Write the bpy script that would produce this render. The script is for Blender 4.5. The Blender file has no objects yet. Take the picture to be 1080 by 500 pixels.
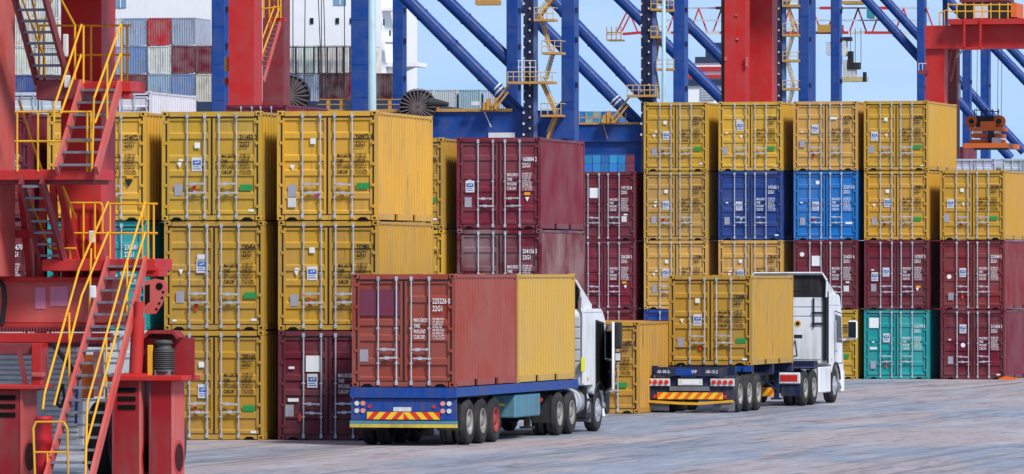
import bpy, math, random
from mathutils import Vector
R = math.radians
random.seed(7)
scene = bpy.context.scene
COL = scene.collection
# ------------------------------------------------------------------ camera
FPX, CX, HY, CAMZ = 7000.0, 540.0, 288.4, 3.94      # focal length, centre and horizon in photo pixels; camera height in metres
cam_d = bpy.data.cameras.new('camera'); cam = bpy.data.objects.new('camera', cam_d); COL.objects.link(cam)
cam.location = (0, 0, CAMZ); cam.rotation_euler = (R(90), 0, 0)
cam_d.sensor_fit = 'HORIZONTAL'; cam_d.sensor_width = 36.0
cam_d.lens = 36.0*FPX/1080.0
cam_d.shift_y = (HY-250.0)/1080.0
cam_d.clip_start = 1.0; cam_d.clip_end = 60000.0
scene.camera = cam
# ------------------------------------------------------------------ sky and sun
SUN_EL, SUN_AZ = R(46), R(143)          # azimuth clockwise from +Y (the viewing direction)
world = bpy.data.worlds.new('World'); scene.world = world; world.use_nodes = True
wn = world.node_tree.nodes; wl = world.node_tree.links
wn.clear()
w_out = wn.new('ShaderNodeOutputWorld'); w_bg = wn.new('ShaderNodeBackground'); w_sky = wn.new('ShaderNodeTexSky')
w_sky.sky_type = 'NISHITA'; w_sky.sun_disc = False
w_sky.sun_elevation = SUN_EL; w_sky.sun_rotation = SUN_AZ
w_sky.air_density = 1.0; w_sky.dust_density = 0.3; w_sky.ozone_density = 1.5; w_sky.altitude = 0
w_tc = wn.new('ShaderNodeTexCoord'); w_map = wn.new('ShaderNodeMapping')
w_map.inputs['Location'].default_value = (0, 0, 0.19)
wl.new(w_tc.outputs['Generated'], w_map.inputs['Vector']); wl.new(w_map.outputs['Vector'], w_sky.inputs['Vector'])
w_cl = wn.new('ShaderNodeTexNoise'); w_cl.inputs['Scale'].default_value = 9.0; w_cl.inputs['Detail'].default_value = 6; w_cm = wn.new('ShaderNodeMapping'); w_cm.inputs['Scale'].default_value = (1, 1, 3.5)
wl.new(w_tc.outputs['Generated'], w_cm.inputs['Vector']); wl.new(w_cm.outputs['Vector'], w_cl.inputs['Vector'])
w_cr = wn.new('ShaderNodeMapRange'); w_cr.inputs['From Min'].default_value = 0.42; w_cr.inputs['From Max'].default_value = 0.75; w_cr.inputs['To Max'].default_value = 0.24; wl.new(w_cl.outputs['Fac'], w_cr.inputs['Value'])
w_mx = wn.new('ShaderNodeMix'); w_mx.data_type = 'RGBA'; wl.new(w_cr.outputs[0], w_mx.inputs['Factor']); wl.new(w_sky.outputs['Color'], w_mx.inputs['A']); w_mx.inputs['B'].default_value = (7.2, 7.7, 8.2, 1)   # thin high cloud
wl.new(w_mx.outputs['Result'], w_bg.inputs['Color']); wl.new(w_bg.outputs['Background'], w_out.inputs['Surface'])
w_bg.inputs['Strength'].default_value = 0.133
sun_d = bpy.data.lights.new('sun', 'SUN'); sun = bpy.data.objects.new('sun', sun_d); COL.objects.link(sun)
sun_d.energy = 3.4; sun_d.angle = R(11); sun_d.color = (1.0, 0.96, 0.91)
sdir = Vector((math.sin(SUN_AZ)*math.cos(SUN_EL), math.cos(SUN_AZ)*math.cos(SUN_EL), math.sin(SUN_EL)))
sun.rotation_euler = (-sdir).to_track_quat('-Z', 'Y').to_euler(); sun.location = (60, 60, 80)
scene.view_settings.view_transform = 'Standard'; scene.view_settings.look = 'None'
scene.view_settings.exposure = 0.36; scene.view_settings.gamma = 1.0
scene.view_settings.use_curve_mapping = False

# ------------------------------------------------------------------ materials
MATS = {}
def nd(nt, t, **kw):
    n = nt.nodes.new(t)
    for k, v in kw.items(): setattr(n, k, v)
    return n
def paint(name, col=None, rough=0.45, dirt=0.35, rust=0.0, metal=0.0, dirtcol=(0.10, 0.085, 0.07), spec=0.22, fade=0.0, rustcol=(0.13, 0.045, 0.02), zs=0.35):
    """Painted / plain surface with uneven dirt, vertical streaks and rust spots; col None = the object's own colour."""
    if name in MATS: return MATS[name]
    m = bpy.data.materials.new(name); m.use_nodes = True; nt = m.node_tree; L = nt.links
    b = nt.nodes['Principled BSDF']
    tc = nd(nt, 'ShaderNodeTexCoord'); oi = nd(nt, 'ShaderNodeObjectInfo')
    mul = nd(nt, 'ShaderNodeMath', operation='MULTIPLY'); mul.inputs[1].default_value = 97.0; L.new(oi.outputs['Random'], mul.inputs[0])
    add = nd(nt, 'ShaderNodeVectorMath', operation='ADD'); L.new(tc.outputs['Object'], add.inputs[0]); L.new(mul.outputs[0], add.inputs[1])
    mp = nd(nt, 'ShaderNodeMapping'); mp.inputs['Scale'].default_value = (3.0, 3.0, zs); L.new(add.outputs[0], mp.inputs['Vector'])
    n1 = nd(nt, 'ShaderNodeTexNoise'); n1.inputs['Scale'].default_value = 0.9; n1.inputs['Detail'].default_value = 6; L.new(add.outputs[0], n1.inputs['Vector'])
    n2 = nd(nt, 'ShaderNodeTexNoise'); n2.inputs['Scale'].default_value = 2.2; n2.inputs['Detail'].default_value = 5; L.new(mp.outputs[0], n2.inputs['Vector'])
    if col is None:
        base = oi.outputs['Color']
    else:
        rgb = nd(nt, 'ShaderNodeRGB'); rgb.outputs[0].default_value = (*col, 1); base = rgb.outputs[0]
    # fading
    r0 = nd(nt, 'ShaderNodeMapRange'); r0.inputs['From Min'].default_value = 0.35; r0.inputs['From Max'].default_value = 0.7
    r0.inputs['To Min'].default_value = 0.0; r0.inputs['To Max'].default_value = fade; L.new(n1.outputs['Fac'], r0.inputs['Value'])
    mx0 = nd(nt, 'ShaderNodeMix', data_type='RGBA'); L.new(r0.outputs[0], mx0.inputs['Factor']); L.new(base, mx0.inputs['A'])
    mx0.inputs['B'].default_value = (0.62, 0.58, 0.55, 1)
    # dirt streaks
    mm = nd(nt, 'ShaderNodeMath', operation='MULTIPLY'); L.new(n1.outputs['Fac'], mm.inputs[0]); L.new(n2.outputs['Fac'], mm.inputs[1])
    r1 = nd(nt, 'ShaderNodeMapRange'); r1.inputs['From Min'].default_value = 0.20; r1.inputs['From Max'].default_value = 0.42
    r1.inputs['To Min'].default_value = 0.0; r1.inputs['To Max'].default_value = dirt; L.new(mm.outputs[0], r1.inputs['Value'])
    wr = nd(nt, 'ShaderNodeMath', operation='MULTIPLY'); L.new(r1.outputs[0], wr.inputs[0])
    if col is None: L.new(oi.outputs['Alpha'], wr.inputs[1])
    else: wr.inputs[1].default_value = 1.0
    mx1 = nd(nt, 'ShaderNodeMix', data_type='RGBA'); L.new(wr.outputs[0], mx1.inputs['Factor']); L.new(mx0.outputs['Result'], mx1.inputs['A'])
    mx1.inputs['B'].default_value = (*dirtcol, 1)
    last = mx1.outputs['Result']
    if rust > 0:
        n3 = nd(nt, 'ShaderNodeTexNoise'); n3.inputs['Scale'].default_value = 4.5; n3.inputs['Detail'].default_value = 8; n3.inputs['Roughness'].default_value = 0.65
        mp3 = nd(nt, 'ShaderNodeMapping'); mp3.inputs['Scale'].default_value = (1, 1, 0.4); L.new(add.outputs[0], mp3.inputs['Vector']); L.new(mp3.outputs[0], n3.inputs['Vector'])
        r3 = nd(nt, 'ShaderNodeMapRange'); t = 0.74-0.16*rust
        r3.inputs['From Min'].default_value = t; r3.inputs['From Max'].default_value = t+0.06; L.new(n3.outputs['Fac'], r3.inputs['Value'])
        r3.inputs['To Max'].default_value = 0.85
        if col is None:      # long thin rust runs, more on the worn ones
            mp4 = nd(nt, 'ShaderNodeMapping'); mp4.inputs['Scale'].default_value = (9, 9, 0.5); L.new(add.outputs[0], mp4.inputs['Vector'])
            n4 = nd(nt, 'ShaderNodeTexNoise'); n4.inputs['Scale'].default_value = 1.6; n4.inputs['Detail'].default_value = 4; L.new(mp4.outputs[0], n4.inputs['Vector'])
            r4 = nd(nt, 'ShaderNodeMapRange'); r4.inputs['From Min'].default_value = 0.64; r4.inputs['From Max'].default_value = 0.78; r4.inputs['To Max'].default_value = 0.7; L.new(n4.outputs['Fac'], r4.inputs['Value'])
            w4 = nd(nt, 'ShaderNodeMath', operation='MULTIPLY'); L.new(r4.outputs[0], w4.inputs[0]); L.new(oi.outputs['Alpha'], w4.inputs[1])
            mx4 = nd(nt, 'ShaderNodeMix', data_type='RGBA'); L.new(w4.outputs[0], mx4.inputs['Factor']); L.new(last, mx4.inputs['A']); mx4.inputs['B'].default_value = (0.16, 0.075, 0.035, 1); last = mx4.outputs['Result']
        mx3 = nd(nt, 'ShaderNodeMix', data_type='RGBA'); L.new(r3.outputs[0], mx3.inputs['Factor']); L.new(last, mx3.inputs['A'])
        mx3.inputs['B'].default_value = (*rustcol, 1); last = mx3.outputs['Result']
    L.new(last, b.inputs['Base Color'])
    rr = nd(nt, 'ShaderNodeMapRange'); rr.inputs['To Min'].default_value = max(0.05, rough-0.12); rr.inputs['To Max'].default_value = min(1, rough+0.2)
    L.new(n2.outputs['Fac'], rr.inputs['Value']); L.new(rr.outputs[0], b.inputs['Roughness'])
    b.inputs['Metallic'].default_value = metal; b.inputs['Specular IOR Level'].default_value = spec
    MATS[name] = m
    return m
P_CONT = paint('container_paint', None, 0.40, 0.20, 0.12, fade=0.06)
P_OLD = paint('container_paint_worn', None, 0.5, 0.5, 0.62, fade=0.25)
P_BLACK = paint('rubber_black', (0.012, 0.012, 0.013), 0.6, 0.2)
P_GALV = paint('galvanised_steel', (0.50, 0.53, 0.57), 0.38, 0.4, 0.3, metal=0.3)
P_WHITE = paint('print_white', (0.75, 0.75, 0.73), 0.5, 0.12)
P_INK = paint('print_black', (0.02, 0.018, 0.015), 0.6, 0.1)
P_OFF = paint('label_off_white', (0.62, 0.62, 0.6), 0.5, 0.25)
P_LBLUE = paint('label_blue', (0.05, 0.12, 0.38), 0.5, 0.15)
P_GREEN = paint('label_green', (0.02, 0.26, 0.06), 0.5, 0.1)
P_PLATE = paint('data_plate_grey', (0.33, 0.32, 0.36), 0.4, 0.3)
P_REDS = paint('seal_red', (0.6, 0.05, 0.02), 0.5, 0.1)
P_PINK = paint('seal_pink', (0.65, 0.15, 0.25), 0.5, 0.1)
P_ORAN = paint('label_amber', (0.75, 0.32, 0.02), 0.5, 0.1)
P_HOLE = paint('dark_opening', (0.006, 0.006, 0.006), 0.9, 0.0, spec=0.1)
P_WOOD = paint('plywood_floor', (0.16, 0.09, 0.05), 0.8, 0.3)
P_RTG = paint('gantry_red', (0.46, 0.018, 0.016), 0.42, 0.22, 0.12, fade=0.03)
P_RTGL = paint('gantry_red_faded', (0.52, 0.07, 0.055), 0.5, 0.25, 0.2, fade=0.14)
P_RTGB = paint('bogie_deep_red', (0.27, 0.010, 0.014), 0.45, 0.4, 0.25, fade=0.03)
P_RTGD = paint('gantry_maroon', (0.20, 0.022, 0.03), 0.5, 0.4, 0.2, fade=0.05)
P_YEL = paint('handrail_yellow', (0.72, 0.36, 0.018), 0.45, 0.25, 0.25)
P_TREAD = paint('grating_grey', (0.17, 0.17, 0.20), 0.6, 0.4)
P_BLUE = paint('crane_blue', (0.008, 0.05, 0.235), 0.42, 0.2, 0.04, fade=0.03, zs=0.1)
P_NAVY = paint('lift_shaft_navy', (0.008, 0.012, 0.045), 0.5, 0.3)
P_WALK = paint('walkway_ochre', (0.50, 0.26, 0.06), 0.5, 0.3, 0.3)
P_ORNG = paint('spreader_orange', (0.66, 0.15, 0.03), 0.5, 0.25, 0.3)
P_SHIP = paint('ship_white', (0.86, 0.86, 0.86), 0.5, 0.06, 0.04)
P_HULL = paint('ship_hull', (0.03, 0.05, 0.10), 0.5, 0.3, 0.2)
P_POLE = paint('lamp_pole_paint', (0.36, 0.50, 0.53), 0.45, 0.25)
P_TBLUE = paint('trailer_blue', (0.008, 0.055, 0.27), 0.45, 0.5, 0.4)
P_TLB = paint('trailer_light_blue', (0.08, 0.22, 0.30), 0.5, 0.5, 0.4)
P_TNAVY = paint('chassis_navy', (0.012, 0.02, 0.062), 0.5, 0.5, 0.25)
P_CHAS = paint('chassis_black', (0.018, 0.018, 0.02), 0.55, 0.3)
P_TYRE = paint('tyre_rubber', (0.022, 0.022, 0.024), 0.75, 0.5, dirtcol=(0.09, 0.08, 0.07))
P_RIM = paint('steel_rim', (0.30, 0.28, 0.25), 0.5, 0.6, 0.35, metal=0.2)
P_RIMR = paint('red_rim', (0.30, 0.04, 0.04), 0.5, 0.4, 0.15)
P_CAB = paint('cab_white', (0.72, 0.73, 0.75), 0.32, 0.4, 0.06, dirtcol=(0.22, 0.20, 0.18))
P_CABG = paint('cab_grey', (0.52, 0.53, 0.56), 0.45, 0.35)
P_GLASS = paint('dark_glass', (0.012, 0.016, 0.02), 0.06, 0.05)
P_SILV = paint('tank_aluminium', (0.55, 0.56, 0.58), 0.35, 0.3, metal=0.6)
P_LENR = paint('lamp_lens_red', (0.55, 0.03, 0.025), 0.25, 0.1)
P_LENP = paint('lamp_lens_pale_red', (0.72, 0.27, 0.22), 0.25, 0.1)
P_LENW = paint('lamp_lens_clear', (0.62, 0.62, 0.60), 0.2, 0.15)
P_CHVR = paint('reflector_red', (0.62, 0.04, 0.03), 0.4, 0.1)
P_CHVY = paint('reflector_yellow', (0.80, 0.52, 0.03), 0.4, 0.1)
P_CHVO = paint('reflector_orange', (0.72, 0.14, 0.015), 0.4, 0.1)
P_FLAP = paint('mudflap_grey', (0.16, 0.16, 0.18), 0.7, 0.4)
P_LOUV = paint('louvre_grey_white', (0.48, 0.50, 0.52), 0.5, 0.3)
P_TEALS = paint('cab_teal', (0.04, 0.25, 0.28), 0.4, 0.2)
P_BOOMR = paint('boom_red', (0.50, 0.04, 0.04), 0.5, 0.2)
P_MOTOR = paint('motor_grey', (0.06, 0.065, 0.065), 0.5, 0.5, 0.3)
P_CABLE = paint('steel_cable', (0.03, 0.03, 0.035), 0.6, 0.1)

def ground_material():
    m = bpy.data.materials.new('worn_concrete'); m.use_nodes = True; nt = m.node_tree; L = nt.links
    b = nt.nodes['Principled BSDF']; tc = nd(nt, 'ShaderNodeTexCoord')
    rot = nd(nt, 'ShaderNodeMapping'); rot.inputs['Rotation'].default_value = (0, 0, R(13)); L.new(tc.outputs['Object'], rot.inputs['Vector'])
    def noise(sx, sy, scale, det=5, rough=0.55, off=0):
        mp = nd(nt, 'ShaderNodeMapping'); mp.inputs['Scale'].default_value = (sx, sy, 1); mp.inputs['Location'].default_value = (off, off*1.7, 0); L.new(rot.outputs[0], mp.inputs['Vector'])
        n = nd(nt, 'ShaderNodeTexNoise'); n.inputs['Scale'].default_value = scale; n.inputs['Detail'].default_value = det; n.inputs['Roughness'].default_value = rough
        L.new(mp.outputs[0], n.inputs['Vector']); return n.outputs['Fac']
    def rng(v, a, c, lo=0, hi=1):
        r = nd(nt, 'ShaderNodeMapRange'); r.inputs['From Min'].default_value = a; r.inputs['From Max'].default_value = c
        r.inputs['To Min'].default_value = lo; r.inputs['To Max'].default_value = hi; L.new(v, r.inputs['Value']); return r.outputs[0]
    def mix(f, A, B):
        x = nd(nt, 'ShaderNodeMix', data_type='RGBA'); L.new(f, x.inputs['Factor'])
        for s, v in (('A', A), ('B', B)):
            if isinstance(v, tuple): x.inputs[s].default_value = (*v, 1)
            else: L.new(v, x.inputs[s])
        return x.outputs['Result']
    big = noise(0.15, 0.035, 1.0, 9, 0.62); mid = noise(0.7, 0.16, 1.0, 8, 0.7, 31); fine = noise(2.2, 0.9, 1.0, 8, 0.8, 77); track = noise(1.6, 0.02, 1.0, 6, 0.6, 11)
    c = mix(rng(big, 0.475, 0.53), (0.375, 0.315, 0.315), (0.262, 0.288, 0.345))  # bluish patches carry some reflected sky in their colour
    c = mix(rng(mid, 0.52, 0.62, 0, 0.7), c, (0.41, 0.41, 0.435))
    c = mix(rng(mid, 0.44, 0.34, 0, 0.7), c, (0.13, 0.12, 0.125))
    c = mix(rng(track, 0.56, 0.66, 0, 0.6), c, (0.12, 0.105, 0.105))
    c = mix(rng(fine, 0.50, 0.66, 0, 0.6), c, (0.15, 0.135, 0.135))
    ln = noise(0.30, 0.012, 1.0, 5, 0.6, 205); ln2 = noise(0.8, 0.05, 1.0, 4, 0.6, 310)
    for v, w_, k_ in ((ln, 0.012, 0.5), (ln2, 0.008, 0.4)):
        sb = nd(nt, 'ShaderNodeMath', operation='SUBTRACT'); sb.inputs[1].default_value = 0.5; L.new(v, sb.inputs[0])
        ab = nd(nt, 'ShaderNodeMath', operation='ABSOLUTE'); L.new(sb.outputs[0], ab.inputs[0])
        c = mix(rng(ab.outputs[0], w_, 0.0, 0, k_), c, (0.06, 0.055, 0.06))
    spots = noise(1.1, 0.45, 1.0, 3, 0.5, 140)
    c = mix(rng(spots, 0.66, 0.72, 0, 0.6), c, (0.06, 0.055, 0.055))
    L.new(c, b.inputs['Base Color'])
    L.new(rng(big, 0.42, 0.60, 0.72, 0.46), b.inputs['Roughness'])
    bp = nd(nt, 'ShaderNodeBump'); bp.inputs['Strength'].default_value = 0.25; bp.inputs['Distance'].default_value = 0.02; L.new(fine, bp.inputs['Height']); L.new(bp.outputs[0], b.inputs['Normal'])
    return m

# ------------------------------------------------------------------ mesh helpers
class MB:
    def __init__(s): s.v = []; s.f = []; s.m = []; s.sm = []; s.mi = 0
    def add(s, vs, fs, smooth=False):
        o = len(s.v); s.v += [tuple(p) for p in vs]
        for f in fs: s.f.append(tuple(i+o for i in f)); s.m.append(s.mi); s.sm.append(smooth)
        return s
    def box(s, x0, x1, y0, y1, z0, z1):
        return s.add([(x0,y0,z0),(x1,y0,z0),(x1,y1,z0),(x0,y1,z0),(x0,y0,z1),(x1,y0,z1),(x1,y1,z1),(x0,y1,z1)],
              [(0,3,2,1),(4,5,6,7),(0,1,5,4),(1,2,6,5),(2,3,7,6),(3,0,4,7)])
    def bbox(s, x0, x1, y0, y1, z0, z1, b=0.02):
        """box with chamfered vertical and horizontal edges (octagonal-ish)"""
        vs = []; 
        xs = (x0, x1); ys = (y0, y1); zs = (z0, z1)
        idx = {}
        for i in (0,1):
            for j in (0,1):
                for k in (0,1):
                    sx = b if i == 0 else -b; sy = b if j == 0 else -b; sz = b if k == 0 else -b
                    idx[i,j,k,'x'] = len(vs); vs.append((xs[i], ys[j]+sy, zs[k]+sz))
                    idx[i,j,k,'y'] = len(vs); vs.append((xs[i]+sx, ys[j], zs[k]+sz))
                    idx[i,j,k,'z'] = len(vs); vs.append((xs[i]+sx, ys[j]+sy, zs[k]))
        F = []
        F.append([idx[0,0,0,'x'],idx[0,0,1,'x'],idx[0,1,1,'x'],idx[0,1,0,'x']]); F.append([idx[1,0,0,'x'],idx[1,1,0,'x'],idx[1,1,1,'x'],idx[1,0,1,'x']])
        F.append([idx[0,0,0,'y'],idx[1,0,0,'y'],idx[1,0,1,'y'],idx[0,0,1,'y']]); F.append([idx[0,1,0,'y'],idx[0,1,1,'y'],idx[1,1,1,'y'],idx[1,1,0,'y']])
        F.append([idx[0,0,0,'z'],idx[0,1,0,'z'],idx[1,1,0,'z'],idx[1,0,0,'z']]); F.append([idx[0,0,1,'z'],idx[1,0,1,'z'],idx[1,1,1,'z'],idx[0,1,1,'z']])
        for i in (0,1):
            for j in (0,1): F.append([idx[i,j,0,'x'],idx[i,j,1,'x'],idx[i,j,1,'y'],idx[i,j,0,'y']])
        for i in (0,1):
            for k in (0,1): F.append([idx[i,0,k,'x'],idx[i,1,k,'x'],idx[i,1,k,'z'],idx[i,0,k,'z']])
        for j in (0,1):
            for k in (0,1): F.append([idx[0,j,k,'y'],idx[1,j,k,'y'],idx[1,j,k,'z'],idx[0,j,k,'z']])
        for i in (0,1):
            for j in (0,1):
                for k in (0,1): F.append([idx[i,j,k,'x'],idx[i,j,k,'y'],idx[i,j,k,'z']])
        return s.add(vs, F)
    def tube(s, p, q, r, n=8, r2=None, caps=True):
        p = Vector(p); q = Vector(q); d = (q-p)
        if d.length < 1e-6: return s
        d.normalize(); a = Vector((0,0,1)) if abs(d.z) < 0.9 else Vector((1,0,0))
        e1 = d.cross(a).normalized(); e2 = d.cross(e1); r2 = r if r2 is None else r2
        vs = []
        for c, rr in ((p, r), (q, r2)):
            for i in range(n):
                t = 2*math.pi*i/n; vs.append(c+e1*(rr*math.cos(t))+e2*(rr*math.sin(t)))
        s.add(vs, [(i, n+i, n+(i+1)%n, (i+1)%n) for i in range(n)], True)
        if caps:
            s.add(vs, [tuple(range(n)), tuple(range(2*n-1, n-1, -1))])
        return s
    def path(s, pts, r, n=6):
        for a, b in zip(pts, pts[1:]): s.tube(a, b, r, n)
        return s
    def bar(s, p, q, w, h):
        """rectangular bar between two points, w sideways, h in the upright sense"""
        p = Vector(p); q = Vector(q); d = (q-p).normalized(); up = Vector((0,0,1)) if abs(d.z) < 0.95 else Vector((0,1,0))
        e1 = d.cross(up).normalized()*(w/2); e2 = e1.cross(d).normalized()*(h/2)
        vs = [c+a*e1+b*e2 for c in (p, q) for a, b in ((-1,-1),(1,-1),(1,1),(-1,1))]
        return s.add(vs, [(0,1,2,3),(7,6,5,4),(0,4,5,1),(1,5,6,2),(2,6,7,3),(3,7,4,0)])
    def prism(s, pts, axis, a, b, smooth=False):
        """polygon (list of 2-D points) pushed along an axis from a to b"""
        n = len(pts)
        def P(p, t): return {'x': (t, p[0], p[1]), 'y': (p[0], t, p[1]), 'z': (p[0], p[1], t)}[axis]
        vs = [P(p, a) for p in pts]+[P(p, b) for p in pts]
        s.add(vs, [(i, (i+1)%n, n+(i+1)%n, n+i) for i in range(n)], smooth)
        return s.add(vs, [tuple(range(n-1, -1, -1)), tuple(range(n, 2*n))])
    def sheet(s, prof, axis, a, b):
        """open profile pushed along an axis; prof in the other two coordinates"""
        n = len(prof)
        def P(p, t): return {'x': (t, p[0], p[1]), 'y': (p[0], t, p[1]), 'z': (p[0], p[1], t)}[axis]
        return s.add([P(p, a) for p in prof]+[P(p, b) for p in prof], [(i, i+1, n+i+1, n+i) for i in range(n-1)])
    def lathe(s, prof, c, axis='x', n=24):
        """profile [(t, r)] turned round an axis through c"""
        vs = []
        for t, r in prof:
            for i in range(n):
                a = 2*math.pi*i/n; ca, sa = r*math.cos(a), r*math.sin(a)
                vs.append({'x': (c[0]+t, c[1]+ca, c[2]+sa), 'y': (c[0]+sa, c[1]+t, c[2]+ca), 'z': (c[0]+ca, c[1]+sa, c[2]+t)}[axis])
        fs = [(k*n+i, k*n+(i+1)%n, (k+1)*n+(i+1)%n, (k+1)*n+i) for k in range(len(prof)-1) for i in range(n)]
        return s.add(vs, fs, True)
    def mesh(s, name, mats):
        me = bpy.data.meshes.new(name); me.from_pydata(s.v, [], s.f)
        me.polygons.foreach_set('material_index', s.m); me.polygons.foreach_set('use_smooth', s.sm)
        for m in (mats if isinstance(mats, (list, tuple)) else [mats]): me.materials.append(m)
        me.validate(); me.update(); return me
    def build(s, name, mats, parent=None, loc=None, color=None):
        return obj(name, s.mesh(name, mats), parent, loc, color)
def obj(name, me, parent=None, loc=None, color=None):
    o = bpy.data.objects.new(name, me); COL.objects.link(o)
    if parent is not None: o.parent = parent
    if loc is not None: o.location = loc
    if color is not None: o.color = color if len(color) == 4 else (*color, 1)
    return o
def thing(name, label, cat, loc=(0,0,0), yaw=0.0, group=None):
    o = bpy.data.objects.new(name, None); COL.objects.link(o); o.location = loc; o.rotation_euler = (0, 0, -yaw)
    o.empty_display_size = 0.3
    return tag(o, label, cat, group)
def tag(o, label, cat, group=None):
    o['label'] = label; o['category'] = cat
    if group: o['group'] = group
    return o
_txt = {}
def text_mesh(s, size, mat, sx=0.8, align='LEFT', space=1.0):
    key = (s, size, mat.name, sx, align)
    if key in _txt: return _txt[key]
    cu = bpy.data.curves.new('lettering', 'FONT'); cu.body = s; cu.size = size; cu.align_x = align; cu.resolution_u = 2; cu.space_line = 1.0*space; cu.offset = size*(0.026 if mat is P_INK else 0.014)
    o = bpy.data.objects.new('tmp', cu); COL.objects.link(o)
    dg = bpy.context.evaluated_depsgraph_get(); dg.update()
    me = bpy.data.meshes.new_from_object(o.evaluated_get(dg)); bpy.data.objects.remove(o); bpy.data.curves.remove(cu)
    for v in me.vertices:
        x, y, z = v.co; v.co = (x*sx, -z, y)
    me.materials.clear(); me.materials.append(mat); me.update(); _txt[key] = me
    return me

class Frame:
    """A yard-aligned frame: origin on the ground in the direction of photo column px at distance D; x right, y along the yard axis, z up."""
    def __init__(s, px, D, yaw_deg):
        s.yaw = R(yaw_deg); s.u = Vector((math.sin(s.yaw), math.cos(s.yaw), 0)); s.v = Vector((math.cos(s.yaw), -math.sin(s.yaw), 0))
        s.O = Vector(((px-CX)*D/FPX, D, 0))
    def at(s, px, py, u=0.0):
        C = Vector((0, 0, CAMZ)); d = Vector(((px-CX)/FPX, 1, (HY-py)/FPX))
        t = ((s.O+s.u*u-C).dot(s.u))/d.dot(s.u); W = C+d*t-s.O
        return Vector((W.dot(s.v), u, W.z))
    def world(s, p): return s.O+s.v*p[0]+s.u*p[1]+Vector((0, 0, p[2]))
    def box(s, mb, x0, x1, y0, y1, u0, u1, ground=False):
        a = s.at(x0, y0, u0); b = s.at(x1, y1, u0)
        return mb.box(a.x, b.x, u0, u1, 0 if ground else b.z, a.z)

# ------------------------------------------------------------------ ground and water
g = MB(); g.add([(-9000,-300,0),(9000,-300,0),(9000,40000,0),(-9000,40000,0)], [(0,1,2,3)])
ground = g.build('ground', ground_material()); ground['kind'] = 'structure'
def water_material():
    m = bpy.data.materials.new('harbour_water'); m.use_nodes = True; nt = m.node_tree
    b = nt.nodes['Principled BSDF']; b.inputs['Base Color'].default_value = (0.02, 0.06, 0.07, 1); b.inputs['Roughness'].default_value = 0.12
    n = nd(nt, 'ShaderNodeTexNoise'); n.inputs['Scale'].default_value = 0.6; n.inputs['Detail'].default_value = 4
    t = nd(nt, 'ShaderNodeTexCoord'); nt.links.new(t.outputs['Object'], n.inputs['Vector'])
    bp = nd(nt, 'ShaderNodeBump'); bp.inputs['Strength'].default_value = 0.4; nt.links.new(n.outputs['Fac'], bp.inputs['Height']); nt.links.new(bp.outputs[0], b.inputs['Normal'])
    return m
w = MB(); w.add([(-900,560,0.004),(-38,560,0.004),(180,1500,0.004),(260,3200,0.004),(-900,3200,0.004)], [(0,1,2,3,4)])
water = w.build('water', water_material()); water['kind'] = 'structure'

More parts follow.
